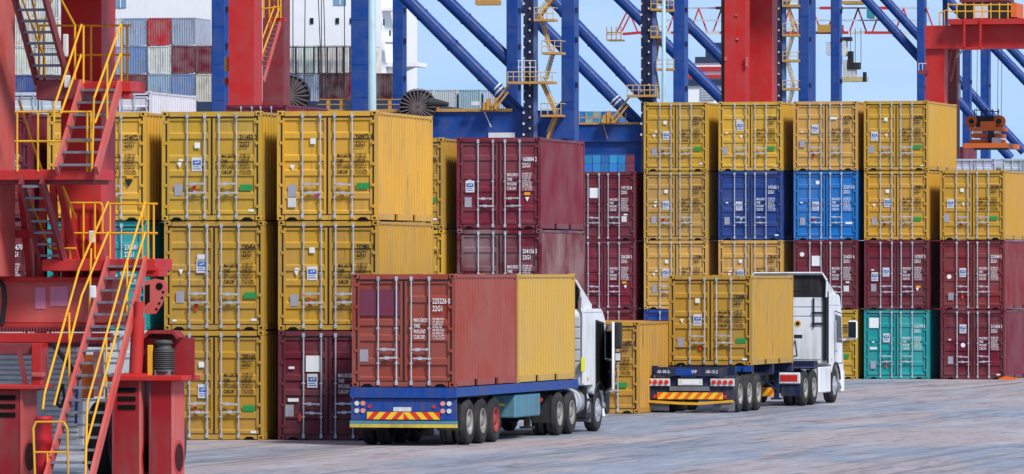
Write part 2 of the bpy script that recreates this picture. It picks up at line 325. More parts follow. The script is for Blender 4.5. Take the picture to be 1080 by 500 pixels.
# ------------------------------------------------------------------ containers
CW, CL, CH = 2.438, 6.058, 2.591
def trap(a, b, pitch, lo, hi, flat=0.35, slope=0.15):
    """trapezoid corrugation profile from a to b: list of (t, level)"""
    n = max(1, round((b-a)/pitch)); p = (b-a)/n; out = []
    for i in range(n):
        t = a+i*p
        out += [(t, hi), (t+p*flat, hi), (t+p*(flat+slope), lo), (t+p*(flat+slope+(1-flat-2*slope)), lo)]
    out.append((b, hi)); return out
def container_meshes(mat, tagname):
    M = {}
    hw = CW/2
    fr = MB()
    for sx in (-1, 1):
        x0, x1 = sorted((sx*hw, sx*(hw-0.085)))
        fr.box(x0, x1, 0.0, 0.11, 0.119, CH-0.119)                      # rear posts
        x0, x1 = sorted((sx*hw, sx*(hw-0.10)))
        fr.box(x0, x1, CL-0.10, CL, 0.119, CH-0.119)
        x0, x1 = sorted((sx*(hw-0.004), sx*(hw-0.07)))
        fr.box(x0, x1, 0.18, CL-0.18, CH-0.085, CH-0.02)                # top side rails
        for y0, y1 in ((0.18, 1.85), (2.21, 3.848), (4.208, CL-0.18)): fr.box(x0, x1, y0, y1, 0.02, 0.17)   # bottom rails, fork pockets between
    fr.box(-hw+0.18, hw-0.18, 0.012, 0.10, CH-0.125, CH-0.01); fr.box(-hw+0.18, hw-0.18, 0.012, 0.12, 0.015, 0.125)
    fr.box(-hw+0.18, hw-0.18, CL-0.10, CL-0.012, CH-0.11, CH-0.01); fr.box(-hw+0.18, hw-0.18, CL-0.10, CL-0.012, 0.015, 0.13)
    for sx in (-1, 1):                                                   # hinge blades
        for k in range(5):
            x = sx*(hw-0.10); z = 0.30+k*0.50; fr.box(x-0.035, x+0.035, -0.014, 0.0, z, z+0.07)
    M['frame'] = fr.mesh('frame_'+tagname, mat)
    pk = MB()
    for sx in (-1, 1):
        for y0, y1 in ((1.85, 2.21), (3.848, 4.208)):
            x0, x1 = sorted((sx*(hw-0.05), sx*(hw-0.30))); pk.box(x0, x1, y0, y1, 0.035, 0.155)
    M['pocket'] = pk.mesh('pocket_'+tagname, P_HOLE)
    cc = MB(); cc.bbox(0, 0.162, 0, 0.178, 0, 0.118, 0.012); cc.mi = 1
    cc.box(0.05, 0.112, -0.001, 0.02, 0.035, 0.083); cc.box(-0.001, 0.02, 0.06, 0.118, 0.035, 0.083)
    M['casting'] = cc.mesh('casting_'+tagname, [mat, P_HOLE])
    sd = MB(); prof = [(0.0 if False else lv, t) for t, lv in trap(0.11, CL-0.10, 0.278, -0.036, 0.0)]
    sd.sheet(prof, 'z', 0.165, CH-0.08)
    M['side'] = sd.mesh('side_'+tagname, mat)
    en = MB(); prof = [(t, lv) for t, lv in trap(-hw+0.09, hw-0.09, 0.25, -0.045, 0.0)]
    en.sheet(prof, 'z', 0.12, CH-0.10); M['end'] = en.mesh('end_'+tagname, mat)
    rf = MB(); prof = [(t, lv) for t, lv in trap(0.10, CL-0.10, 0.21, -0.02, 0.0)]
    rf.sheet(prof, 'x', -hw+0.06, hw-0.06); M['roof'] = rf.mesh('roof_'+tagname, mat)
    fl = MB(); fl.box(-hw+0.08, hw-0.08, 0.13, CL-0.11, 0.13, 0.16); M['floor'] = fl.mesh('floor_'+tagname, P_WOOD)
    # door: x 0..dw, five recessed bands
    dw = 1.072; z0, z1 = 0.135, CH-0.135; H = z1-z0
    d = MB(); bands = [(0.035, 0.165), (0.22, 0.40), (0.45, 0.55), (0.60, 0.78), (0.83, 0.965)]
    prof = [(0.035, z0)]
    for a, b in bands:
        prof += [(0.035, z0+a*H), (0.068, z0+(a+0.018)*H), (0.068, z0+(b-0.018)*H), (0.035, z0+b*H)]
    prof.append((0.035, z1)); d.sheet(prof, 'x', 0.06, dw-0.06)
    for a, b in ((0, 0.06), (dw-0.06, dw)): d.box(a, b, 0.028, 0.08, z0, z1)
    M['door'] = d.mesh('door_'+tagname, mat)
    return M
gk = MB()
hw = CW/2
for x in (-hw+0.095, -0.012, hw-0.118): gk.box(x-0.006, x+0.030, 0.018, 0.05, 0.13, CH-0.128)
gk.box(-hw+0.09, hw-0.09, 0.020, 0.05, 0.122, 0.150); gk.box(-hw+0.09, hw-0.09, 0.020, 0.05, CH-0.158, CH-0.120)
ME_GASK = gk.mesh('gasket', P_BLACK)
nt_ = MB(); nt_.prism([(-0.17, -0.002), (0.17, -0.002), (0.06, 0.075), (-0.06, 0.075)], 'y', 0.004, 0.011)
ME_NOTCH = nt_.mesh('sill_notch', P_HOLE)
rd = MB(); rd.tube((0, 0, 0.06), (0, 0, CH-0.06), 0.0175, 8)
for z in (0.10, CH-0.11): rd.box(-0.03, 0.03, -0.025, 0.035, z-0.05, z+0.05)
for z in (0.55, 1.35): rd.box(-0.034, 0.034, -0.018, 0.035, z-0.018, z+0.018)
ME_ROD = rd.mesh('locking_rod', P_GALV)
hd = MB(); hd.box(-0.02, 0.36, -0.035, -0.018, -0.018, 0.018); hd.box(0.10, 0.20, -0.04, -0.005, -0.035, 0.035); hd.box(0.33, 0.40, -0.04, -0.01, -0.03, 0.02)
ME_HAND = hd.mesh('handle', P_GALV)
CM = {'new': container_meshes(P_CONT, 'plain'), 'old': container_meshes(P_OLD, 'worn')}
def quad_mesh(name, w, h, mat, shape='rect'):
    b = MB()
    if shape == 'tri': b.prism([(-w/2, h/2), (0, -h/2), (w/2, h/2)], 'y', 0, 0.004)
    else: b.box(-w/2, w/2, 0, 0.004, -h/2, h/2)
    return b.mesh(name, mat)
def logo_mesh():
    b = MB(); b.box(-0.125, 0.125, 0, 0.004, -0.165, 0.165); b.mi = 1
    b.box(-0.10, 0.10, -0.002, 0.001, -0.02, 0.09)
    b.box(-0.10, 0.10, -0.002, 0.001, -0.12, -0.10); b.box(-0.10, 0.06, -0.002, 0.001, -0.07, -0.05); b.mi = 0
    b.box(-0.05, 0.0, -0.003, 0.001, 0.02, 0.05); b.box(0.02, 0.06, -0.003, 0.001, 0.03, 0.07)
    return b.mesh('company_label', [P_OFF, P_LBLUE])
DEC = {'square': quad_mesh('sticker', 0.135, 0.135, P_WHITE), 'logo': logo_mesh(), 'tri': quad_mesh('warning_triangle', 0.12, 0.13, P_WHITE, 'tri'),
       'oval': quad_mesh('sticker', 0.10, 0.05, P_WHITE), 'plate': quad_mesh('data_plate', 0.20, 0.28, P_PLATE), 'green': quad_mesh('green_label', 0.30, 0.14, P_GREEN),
       'tiny': quad_mesh('sticker', 0.14, 0.055, P_WHITE), 'big': quad_mesh('white_placard', 0.36, 0.38, P_WHITE), 'seal': quad_mesh('bolt_seal', 0.08, 0.17, P_REDS),
       'pink': quad_mesh('bolt_seal', 0.10, 0.12, P_PINK), 'amber': quad_mesh('amber_label', 0.17, 0.08, P_ORAN), 'round': None, 'wide': quad_mesh('sticker', 0.26, 0.08, P_WHITE),
       'note': quad_mesh('paper_note', 0.20, 0.22, P_OFF), 'btri': quad_mesh('warning_triangle', 0.22, 0.17, P_INK, 'tri')}
rb = MB(); rb.tube((0, 0, 0), (0, 0.004, 0), 0.085, 16); DEC['round'] = rb.mesh('round_sticker', P_WHITE)
YDEC = [('square', .345, .30), ('logo', .35, .485), ('tri', .167, .50), ('oval', .18, .44), ('plate', .167, .713), ('seal', .315, .715), ('green', .85, .69), ('tiny', .90, .90)]
WT_L = 'MAX.GROSS\nTARE\nPAYLOAD\nCUB.CAP.'
WT_R = '30.480 KG\n67.200 LB\n2.230 KG\n4.920 LB\n28.250 KG\n62.280 LB\n33.2 CU.M\n1.172 CU.F'
def container(loc, yaw, col, label, number=None, code='22G1', ink='dark', dec=YDEC, old=False, detail=True, group=None, zs=1.0, name='shipping_container', tint=None, rodseal=True):
    t = thing(name, label, 'container', loc, yaw, group); M = CM['old' if old else 'new']
    k = random.uniform(0.82, 1.10); c = (*(min(1, max(0, x*k*random.uniform(0.94, 1.06))) for x in col), random.choice((0.35, 0.6, 0.9, 1.4)))
    if zs != 1.0: t.scale = (1, 1, zs)
    obj('frame', M['frame'], t, color=c)
    for sx in (0, 1):
        for sy in (0, 1):
            for sz in (0, 1):
                if not detail and sy: continue
                o = obj('corner_casting', M['casting'], t, (hw+0.003 if sx else -hw-0.003, CL+0.003 if sy else -0.006, CH-0.118 if sz else 0.0), c)
                o.scale = (-1 if sx else 1, -1 if sy else 1, 1)
    for sx in (-1, 1):
        o = obj('side_panel', M['side'], t, (sx*(hw-0.012), 0, 0), c); o.scale = (sx, 1, 1)
    obj('roof_panel', M['roof'], t, (0, 0, CH-0.025), c)
    if detail:
        o = obj('end_panel', M['end'], t, (0, CL-0.01, 0), c); obj('floor', M['floor'], t); obj('fork_pocket', M['pocket'], t)
    obj('gasket', ME_GASK, t)
    if detail:
        for x in (-0.86, 0.86): obj('sill_notch', ME_NOTCH, t, (x, 0, 0.004))
    for k, x in ((0, -hw+0.119), (1, 0.012)):
        kd = random.uniform(0.92, 1.07); d = obj('door', M['door'], t, (x+(0.006 if k else 0), 0, 0), (c[0]*kd, c[1]*kd, c[2]*kd, c[3]*random.uniform(0.7, 1.5)))
        for j in (0, 1):
            f = ((.255, .431), (.574, .748))[k][j]; rx = -hw+f*CW-x
            obj('locking_rod', ME_ROD, d, (rx-(0.006 if k else 0), -0.012, 0))
            if detail:
                f0 = (.255, .574)[k]; hx = -hw+f0*CW-x; hz = (0.86, 0.66)[j]
                o = obj('handle', ME_HAND, d, (hx+(0.06*j), -0.01, hz+random.uniform(-.01, .01))); 
                o.rotation_euler = (0, random.uniform(-.05, .05), 0)
    if detail:
        for kind, fx, fz in dec:
            me = DEC[kind]; obj(me.name.split('.')[0], me, t, (-hw+fx*CW+random.uniform(-.03, .03), 0.0225, CH*(1-fz)+random.uniform(-.035, .035)))
        P = P_INK if ink == 'dark' else P_WHITE
        if number:
            obj('lettering', text_mesh(number, 0.175, P, 0.64), t, (-hw+.775*CW, 0.0255, CH*(1-.262)))
            if code: obj('lettering', text_mesh(code, 0.175, P, 0.64), t, (-hw+.775*CW, 0.0255, CH*(1-.328)))
        obj('lettering', text_mesh(WT_L, 0.125, P, 0.50, space=1.02), t, (-hw+.595*CW, 0.0255, CH*(1-.425)))
        obj('lettering', text_mesh(WT_R, 0.066, P, 0.95, space=0.97), t, (-hw+.775*CW, 0.0255, CH*(1-.405)))
    return t
YEL = (0.54, 0.295, 0.028); TAN = (0.54, 0.30, 0.065); MAR = (0.15, 0.012, 0.024); REDM = (0.22, 0.014, 0.02); NAVY = (0.012, 0.045, 0.23); BRB = (0.010, 0.16, 0.50); TEAL = (0.012, 0.29, 0.29)
PALE = (0.42, 0.50, 0.60); RUSTR = (0.26, 0.046, 0.030)
MDEC = [('logo', .15, .53), ('oval', .15, .46), ('plate', .145, .70), ('amber', .83, .62), ('tri', .83, .67)]
FL = Frame(345, 156.6, 11.8); FM = Frame(526, 187.2, 12.3); FRr = Frame(712, 249.3, 13.8); FN = Frame(100, 235, 12.5)
def place(F, x0, x1, tier, col, label, dx=0, zs=1.0, **kw):
    a = F.at(x0, 300); b = F.at(x1, 300); p = F.world(((a.x+b.x)/2+dx+random.uniform(-.012, .012), random.uniform(-.03, .03), 0))
    return container((p.x, p.y, tier*(CH+0.004)*zs), F.yaw+R(random.uniform(-.15, .15)), col, label, zs=zs, **kw)
NEAR = 'containers in the front row of stacks'
FAR = 'containers in the four-high block'
# front row (left): columns two of which stand behind the red gantry
place(FL, 170, 278, 0, YEL, 'mustard container 200160 at ground level, bottom of an all-yellow stack', dx=0.05, number='200160', dec=[('square', .36, .30), ('logo', .38, .55), ('seal', .32, .72), ('green', .85, .72), ('tiny', .90, .93)], group=NEAR)
place(FL, 170, 278, 1, YEL, 'mustard container 230454, middle of an all-yellow stack of three', dx=0.04, number='230454 7', dec=[('logo', .37, .40), ('note', .37, .34), ('tri', .17, .48), ('plate', .16, .71), ('seal', .33, .79), ('green', .85, .69), ('tiny', .90, .90), ('oval', .1, .92)], group=NEAR)
place(FL, 170, 278, 2, YEL, 'mustard container 211453, top of an all-yellow stack of three', number='211453 2', group=NEAR)
place(FL, 292, 398, 0, MAR, 'maroon container with large white placard, under two yellow ones behind the flatbed truck', dx=0.03, number=None, ink='light', dec=[('big', .345, .29), ('logo', .35, .45), ('tiny', .14, .335), ('wide', .16, .62), ('plate', .12, .72), ('seal', .22, .78)], group=NEAR)
place(FL, 292, 398, 1, YEL, 'mustard container 232881, resting on a maroon one, green-labelled yellow one above it', dx=0.02, number='232881 3', dec=[('square', .345, .27), ('logo', .35, .48), ('tri', .17, .49), ('plate', .155, .72), ('seal', .32, .73), ('oval', .18, .44)], group=NEAR)
place(FL, 292, 398, 2, YEL, 'mustard container 250973 with green label, top of the stack with a maroon bottom', number='250973 8', dec=[('square', .345, .29), ('tri', .155, .51), ('plate', .155, .72), ('note', .155, .84), ('pink', .38, .78), ('green', .85, .69)], group=NEAR)
place(FL, 48, 156, 2, YEL, 'mustard container 274072 with black warning triangle, half hidden by the red gantry', number='274072 0', dec=[('btri', .82, .66), ('amber', .83, .60)], group=NEAR)
place(FL, 48, 156, 1, TEAL, 'teal container below the yellow one behind the yellow stair railings', number='230681 2', code='22G1', ink='light', dec=[('big', .1, .3)], group=NEAR)
place(FL, 48, 156, 0, (0.45, 0.46, 0.47), 'light grey container at ground level behind the gantry stairs', number=None, dec=[], group=NEAR)
place(FL, -74, 34, 2, MAR, 'maroon container seen between gantry leg and handrails, upper one', number=None, ink='light', dec=[], group=NEAR)
place(FL, -74, 34, 1, MAR, 'maroon container numbered 294670 seen through the gantry frame', number='294670', code='22G1', ink='light', dec=[], group=NEAR)
place(FL, -74, 34, 0, (0.45, 0.46, 0.47), 'light grey container at ground level behind the red gantry leg', number=None, dec=[], group=NEAR)
# second row
MID = 'containers in the second row of stacks'
for k, lb in enumerate(('bottom', 'middle', 'top')):
    place(FM, 380, 467, k, YEL, f'mustard container, {lb} of the stack squeezed between yellow and maroon stacks', number='218834 1', dec=YDEC, group=MID)
place(FM, 482, 570, 0, MAR, 'maroon container at ground level hidden behind the loaded flatbed truck', number='217730 4', ink='light', dec=MDEC, group=MID)
place(FM, 482, 570, 1, MAR, 'stained maroon container 204156 under another maroon one behind the truck load', number='204156 5', ink='light', dec=[], old=True, group=MID)
place(FM, 482, 570, 2, MAR, 'maroon container 160884 with amber label, top of a maroon stack', number='160884 2', code='22G1', ink='light', dec=MDEC, group=MID)
place(FM, 585, 674, 0, YEL, 'mustard container 210097 standing alone on the ground between the two trucks', number='210097 0', dec=[('square', .345, .30), ('logo', .35, .485), ('plate', .167, .713), ('green', .80, .70)], group=MID)
# right-hand block, four high
WDEC = [('big', .36, .30), ('round', .14, .20), ('tiny', .84, .62), ('note', .83, .70)]
place(FRr, 603, 670, 0, MAR, 'maroon container at ground level in the shorter column beside the four-high block', number='221540 7', ink='light', dec=WDEC, group=FAR)
place(FRr, 603, 670, 1, MAR, 'dark maroon container, middle of the three-high column beside the four-high block', number='206208 3', ink='light', dec=MDEC, group=FAR)
place(FRr, 603, 670, 2, MAR, 'maroon container with white placard on top of the three-high column below blue crane beam', number='197153 8', ink='light', dec=WDEC, group=FAR)
place(FRr, 678, 747, 0, NAVY, 'dark blue container at ground level mostly hidden by the skeletal trailer', number='245310 2', ink='light', dec=MDEC, group=FAR)
place(FRr, 678, 747, 1, TAN, 'faded yellow container third down in the leftmost column of the four-high block', number='215084 1', dec=YDEC[:5], group=FAR)
place(FRr, 678, 747, 2, TAN, 'faded yellow container second down, left of the navy blue one', number='223150 5', dec=YDEC[:6], group=FAR)
place(FRr, 678, 747, 3, YEL, 'mustard container on top of the column beside the pale lamp pole', number='203116 4', dec=YDEC, group=FAR)
place(FRr, 757, 826, 0, YEL, 'mustard container at ground level hidden behind the trailer load', number='219904 6', group=FAR)
place(FRr, 757, 826, 1, TAN, 'faded yellow container directly beneath the navy blue one', number='228167 0', dec=YDEC[:5], group=FAR)
place(FRr, 757, 826, 2, NAVY, 'navy blue container with white lettering in the four-high block', number='197545 1', ink='light', dec=[('logo', .33, .50), ('oval', .14, .45), ('tri', .35, .71), ('plate', .14, .72), ('tiny', .90, .93)], group=FAR)
place(FRr, 757, 826, 3, YEL, 'mustard container on top of the navy blue one', number='221368 1', dec=[('logo', .33, .37), ('note', .33, .30), ('tri', .35, .50), ('oval', .13, .44), ('plate', .11, .70), ('green', .82, .68), ('tiny', .9, .93)], group=FAR)
place(FRr, 836, 905, 0, YEL, 'mustard container with green label at ground level behind the white tractor cab', number='222601 9', dec=[('green', .80, .68), ('logo', .35, .48)], group=FAR)
place(FRr, 836, 905, 1, MAR, 'maroon container with square white placard directly above the tractor cab', number='216051 6', ink='light', dec=WDEC, group=FAR)
place(FRr, 836, 905, 2, BRB, 'bright blue container with white lettering in the four-high block', number='233313 4', ink='light', dec=[('logo', .34, .50), ('oval', .11, .45), ('plate', .14, .72), ('square', .36, .18), ('seal', .33, .72), ('wide', .85, .76)], group=FAR)
place(FRr, 836, 905, 3, TAN, 'faded tan container with scuffed doors on top of the bright blue one', number='192706 3', dec=[('logo', .35, .40), ('oval', .14, .43), ('plate', .14, .60), ('seal', .31, .78), ('wide', .64, .25)], old=False, group=FAR)
place(FRr, 912, 979, 0, TEAL, 'teal container at ground level with white lettering under a maroon one', number='216799 3', ink='light', dec=[('big', .16, .20), ('logo', .345, .40), ('plate', .145, .80), ('seal', .33, .80), ('wide', .15, .57), ('oval', .14, .47)], group=FAR)
place(FRr, 912, 979, 1, MAR, 'maroon container with amber label resting on the teal one', number='157057 3', ink='light', dec=MDEC[:1]+[('logo', .34, .47), ('plate', .15, .70), ('seal', .32, .76), ('amber', .83, .67), ('tri', .83, .72), ('oval', .14, .44)], group=FAR)
place(FRr, 912, 979, 2, YEL, 'mustard container resting on the maroon one above the teal one', number='200841 8', dec=[('square', .36, .30), ('logo', .36, .46), ('tri', .16, .5), ('plate', .15, .72), ('seal', .33, .78), ('green', .82, .70)], group=FAR)
place(FRr, 912, 979, 3, YEL, 'mustard container with its sunlit long side, top of the tallest column by the orange spreader', number='206908 7', dec=[('square', .35, .27), ('logo', .16, .50), ('tri', .35, .50), ('plate', .11, .70), ('green', .83, .67), ('tiny', .9, .93)], group=FAR)
place(FRr, 992, 1060, 0, (0.15, 0.011, 0.025), 'dark maroon container at ground level at the end of the block', number='212424 3', ink='light', dec=[('logo', .34, .28), ('round', .34, .52), ('plate', .14, .72), ('oval', .13, .44), ('tiny', .9, .93)], group=FAR)
place(FRr, 992, 1060, 1, REDM, 'brighter red container numbered 225084 under a mustard one at the end of the block', number='225084 5', ink='light', dec=[('logo', .34, .47), ('round', .14, .52), ('plate', .16, .80), ('seal', .33, .8)], group=FAR)
place(FRr, 992, 1060, 2, YEL, 'mustard container on top of the three-high column at the end of the block', number='203304 6', dec=[('square', .35, .28), ('logo', .17, .47), ('tri', .35, .50), ('plate', .10, .70), ('seal', .32, .78), ('green', .84, .68)], group=FAR)
# rows further back: only their tops show
BACK = 'containers in back stacks'
for k in range(4):
    lv = ('at ground level', 'second from the ground', 'third from the ground', 'on top')[k]
    place(FN, 4, 77, k, (0.5, 0.55, 0.6), f'pale grey-blue container {lv} in the back stack behind gantry landing', detail=k == 3, group=BACK)
    place(FN, 88, 161, k, (0.55, 0.57, 0.58), f'rust-stained white container {lv} in the back stack behind mustard ones', number='115098 7' if k == 3 else None, old=True, detail=k == 3, dec=[], group=BACK)
    place(FRr, 238, 302, k, MAR, f'maroon container {lv} in the back stack before red gantry legs', detail=False, group=BACK)
FQ = Frame(1050, 372, 13); FQ2 = Frame(1010, 473, 13)
for k in range(4):
    lv = ('at ground level', 'second from the ground', 'third from the ground', 'on top')[k]
    place(FQ, 1004, 1050, k, (0.42, 0.47, 0.52), f'pale grey container {lv} of the far stack beneath spreader', detail=False, group=BACK)
    place(FQ, 1056, 1102, k, (0.42, 0.47, 0.52), f'pale grey container {lv} of the far stack past the spreader', detail=False, group=BACK)
for k in range(5):
    lv = ('at ground level', 'second from the ground', 'third from the ground', 'fourth from the ground', 'on top')[k]
    place(FQ2, 981, 1016, k, (0.17, 0.02, 0.045), f'maroon container {lv} of the far stack beside the red gantry leg', detail=False, group=BACK)

# ------------------------------------------------------------------ trucks
def wheel(parent, x, y, r=0.52, w=0.29, side=1, rim=None, dual=True, front=False):
    """wheel centred at (x outer face, y, r); side +1 = outer face to the right; tyre and rim are its parts"""
    name = 'wheel'
    t = MB(); prof = [(-w, r*0.58), (-w, r*0.90), (-w+0.04, r*0.985), (-w*0.72, r), (-w*0.70, r*0.985), (-w*0.52, r*0.985), (-w*0.50, r), (-w*0.30, r), (-w*0.28, r*0.985), (-0.045, r*0.985), (-0.012, r*0.93), (0, r*0.80), (-0.01, r*0.62), (-0.03, r*0.56)]
    t.lathe([(side*a, b) for a, b in prof], (0, 0, 0), 'x', 28)
    wh = t.build(name, P_TYRE, parent, (x, y, r))
    m = MB()
    if front: pr = [(-0.02, r*0.57), (-0.0, r*0.55), (-0.03, r*0.48), (-0.02, r*0.34), (0.02, r*0.26), (0.06, r*0.20), (0.06, 0.0)]
    else: pr = [(-0.02, r*0.57), (0.0, r*0.55), (-0.04, r*0.50), (-0.13, r*0.44), (-0.15, r*0.28), (-0.06, r*0.26), (-0.02, r*0.22), (-0.02, 0.0)]
    m.lathe([(side*a, b) for a, b in pr], (0, 0, 0), 'x', 24)
    for k in range(8):
        a = k*math.pi/4; yy, zz = math.cos(a)*r*0.36, math.sin(a)*r*0.36; o = -0.14 if not front else -0.02
        m.tube((side*o, yy, zz), (side*(o+0.03), yy, zz), 0.02, 6)
    m.build('rim', rim or P_RIM, wh)
    return wh
def pair(parent, y, r=0.52, dual=True, rim=None, half=1.245, front=False):
    for s in (-1, 1):
        wheel(parent, s*half, y, r, side=s, rim=rim, front=front)
        if dual: wheel(parent, s*(half-0.34), y, r, side=s, rim=rim)
    ax = MB(); ax.tube((-half+0.3, y, r), (half-0.3, y, r), 0.075, 10); ax.tube((-0.2, y, r), (0.2, y, r), 0.19, 12); ax.build('axle', P_CHAS, parent)
def disc(parent, name, x, y, z, r, mat, n=14, d=0.03):
    m = MB(); m.tube((x, y-d, z), (x, y, z), r, n); return m.build(name, mat, parent)
def chevrons(parent, x0, x1, z0, z1, y, n, cA, cB, vshape):
    """reflective board of slanting stripes; each stripe is a thin plate"""
    b = MB(); b.box(x0-0.01, x1+0.01, y, y+0.012, z0-0.01, z1+0.01); bd = b.build('reflector_board', P_CHAS, parent)
    h = z1-z0; w = (x1-x0)/n; mid = (x0+x1)/2
    for i in range(-3, n+3):
        a = x0+i*w; bb = a+w
        sl = h*0.9
        def poly(xa, xb, sh):
            p = [(xa, z0), (xb, z0), (xb+sh, z1), (xa+sh, z1)]; return p
        for lo, hi, sgn in (((x0, mid, 1), (mid, x1, -1)) if vshape else ((x0, x1, 1),)):
            p = poly(a, bb, sgn*sl)
            q = clip(clip(p, lo, True), hi, False)
            if len(q) >= 3 and max(t[0] for t in q)-min(t[0] for t in q) > 0.005:
                m = MB(); m.prism(q, 'y', y-0.004-(0.0 if i % 2 else 0.0005), y-0.001); m.build('stripe', cA if i % 2 else cB, bd)
def clip(p, x, keep_right):
    out = []
    for i in range(len(p)):
        a, b = p[i], p[(i+1) % len(p)]
        ia = (a[0] >= x) == keep_right or a[0] == x; ib = (b[0] >= x) == keep_right or b[0] == x
        if ia: out.append(a)
        if ia != ib:
            t = (x-a[0])/(b[0]-a[0]); out.append((x, a[1]+t*(b[1]-a[1])))
    return out
TYAW = 13.7
FT1 = Frame(425, 151.5, 13.4); FT2 = Frame(728, 187.6, TYAW)
# --- truck one: blue flatbed trailer
t1 = thing('flatbed_trailer', 'blue flatbed trailer with red and yellow chevron board carrying two containers', 'trailer', FT1.O, FT1.yaw)
DZ = 1.34
m = MB(); m.box(-1.25, 1.25, 0, 12.55, DZ-0.06, DZ-0.004); m.box(1.17, 1.25, 0.05, 12.55, DZ-0.22, DZ-0.061); m.box(-1.25, -1.17, 0.05, 12.55, DZ-0.22, DZ-0.061); m.box(-1.25, 1.25, 0.0, 0.09, DZ-0.24, DZ-0.061)
m.build('deck', P_TBLUE, t1)
for k in range(15):
    m = MB(); y = 0.5+k*0.82; m.box(-1.16, 1.16, y, y+0.07, DZ-0.21, DZ-0.065); m.build('cross_member', P_CHAS, t1)
for s in (-1, 1):
    m = MB(); m.box(s*0.5-0.07, s*0.5+0.07, 0.2, 9.0, 0.84, DZ-0.215); m.box(s*0.5-0.06, s*0.5+0.06, 9.0, 12.3, 1.02, DZ-0.215); m.build('main_beam', P_CHAS, t1)
m = MB(); m.box(-1.24, 1.24, 0.06, 0.12, 0.59, 1.07); m.box(-1.0, 1.0, 0.12, 0.3, 0.9, 1.1); m.build('rear_panel', P_TBLUE, t1)
m = MB(); m.box(-1.255, 1.255, 0.0, 0.12, 0.50, 0.575); m.build('bumper', P_TLB, t1)
m = MB(); m.box(-1.255, 1.255, -0.004, 0.12, 0.42, 0.498)
m.build('bumper', paint('bumper_yellow_worn', (0.62, 0.47, 0.06), 0.55, 0.5, 0.5, rustcol=(0.16, 0.35, 0.40)), t1)
for x in (-1.10, -0.955, 0.925, 1.075):
    for z in (0.80, 0.97):
        disc(t1, 'tail_lamp', x, 0.062, z, 0.055, P_LENW if abs(x) > 1.0 else P_LENP)
for x in (-0.80, 0.72): disc(t1, 'side_reflector', x, 0.062, 0.90, 0.04, P_LENR)
m = MB(); m.box(-0.24, 0.18, 0.045, 0.062, 0.79, 0.885); m.build('number_plate', P_OFF, t1)
chevrons(t1, -0.86, 0.86, 0.605, 0.775, 0.045, 12, P_CHVY, P_CHVR, True)
for y, rim in ((1.38, None), (2.68, None), (3.96, P_RIMR)): pair(t1, y, 0.525, rim=rim)
for s in (-1, 1):
    m = MB(); m.box(s*0.95-0.28, s*0.95+0.28, 0.5, 0.515, 0.35, 0.95); m.build('mudflap', P_CHAS, t1)
    for k in range(3):
        m = MB(); y = 1.38+k*1.3; m.bar((s*0.62, y-0.5, 0.80), (s*0.62, y+0.5, 0.80), 0.08, 0.06); m.build('leaf_spring', P_CHAS, t1)
m = MB(); m.bbox(0.62, 1.21, 6.0, 8.6, 0.52, 1.07, 0.03); tb = m.build('tool_box', P_TLB, t1)
m = MB(); m.box(0.70, 0.95, 5.985, 6.0, 0.80, 0.86); m.build('handle', P_CHVY, tb)
m = MB(); m.bbox(-1.21, -0.62, 6.0, 8.2, 0.55, 1.07, 0.03); m.build('tool_box', P_TLB, t1)
for s in (-1, 1):
    m = MB(); m.box(s*0.75-0.07, s*0.75+0.07, 9.1, 9.24, 0.25, 1.08); m.box(s*0.75-0.16, s*0.75+0.16, 9.02, 9.32, 0.20, 0.25); m.build('landing_leg', P_CHAS, t1)
disc(t1, 'marker_lamp', 1.19, 8.75, 0.90, 0.05, P_LENR); disc(t1, 'marker_lamp', 1.05, 8.75, 0.90, 0.06, P_ORAN)
# load
p = FT1.world((0, 0.06, DZ)); container(tuple(p), FT1.yaw, RUSTR, 'rust-red container 225226 at the tail of the blue flatbed trailer', number='225226 0', ink='light', dec=[('plate', .105, .71)], group='containers carried by trucks', old=False)
rc = bpy.data.objects['shipping_container.%03d' % (len([o for o in bpy.data.objects if o.name.startswith('shipping_container')])-1)]
m = MB(); m.box(-hw+0.17, -hw+0.46*CW, 0.026, 0.030, CH*0.63, CH*0.86)
m.build('repainted_patch', paint('patch_maroon', (0.16, 0.03, 0.06), 0.5, 0.4, 0.3), rc)
p = FT1.world((0.01, 6.2, DZ)); container(tuple(p), FT1.yaw, (0.60, 0.36, 0.06), 'faded yellow container ahead of the rust-red one on the blue flatbed trailer', number='231170 6', dec=[], group='containers carried by trucks')

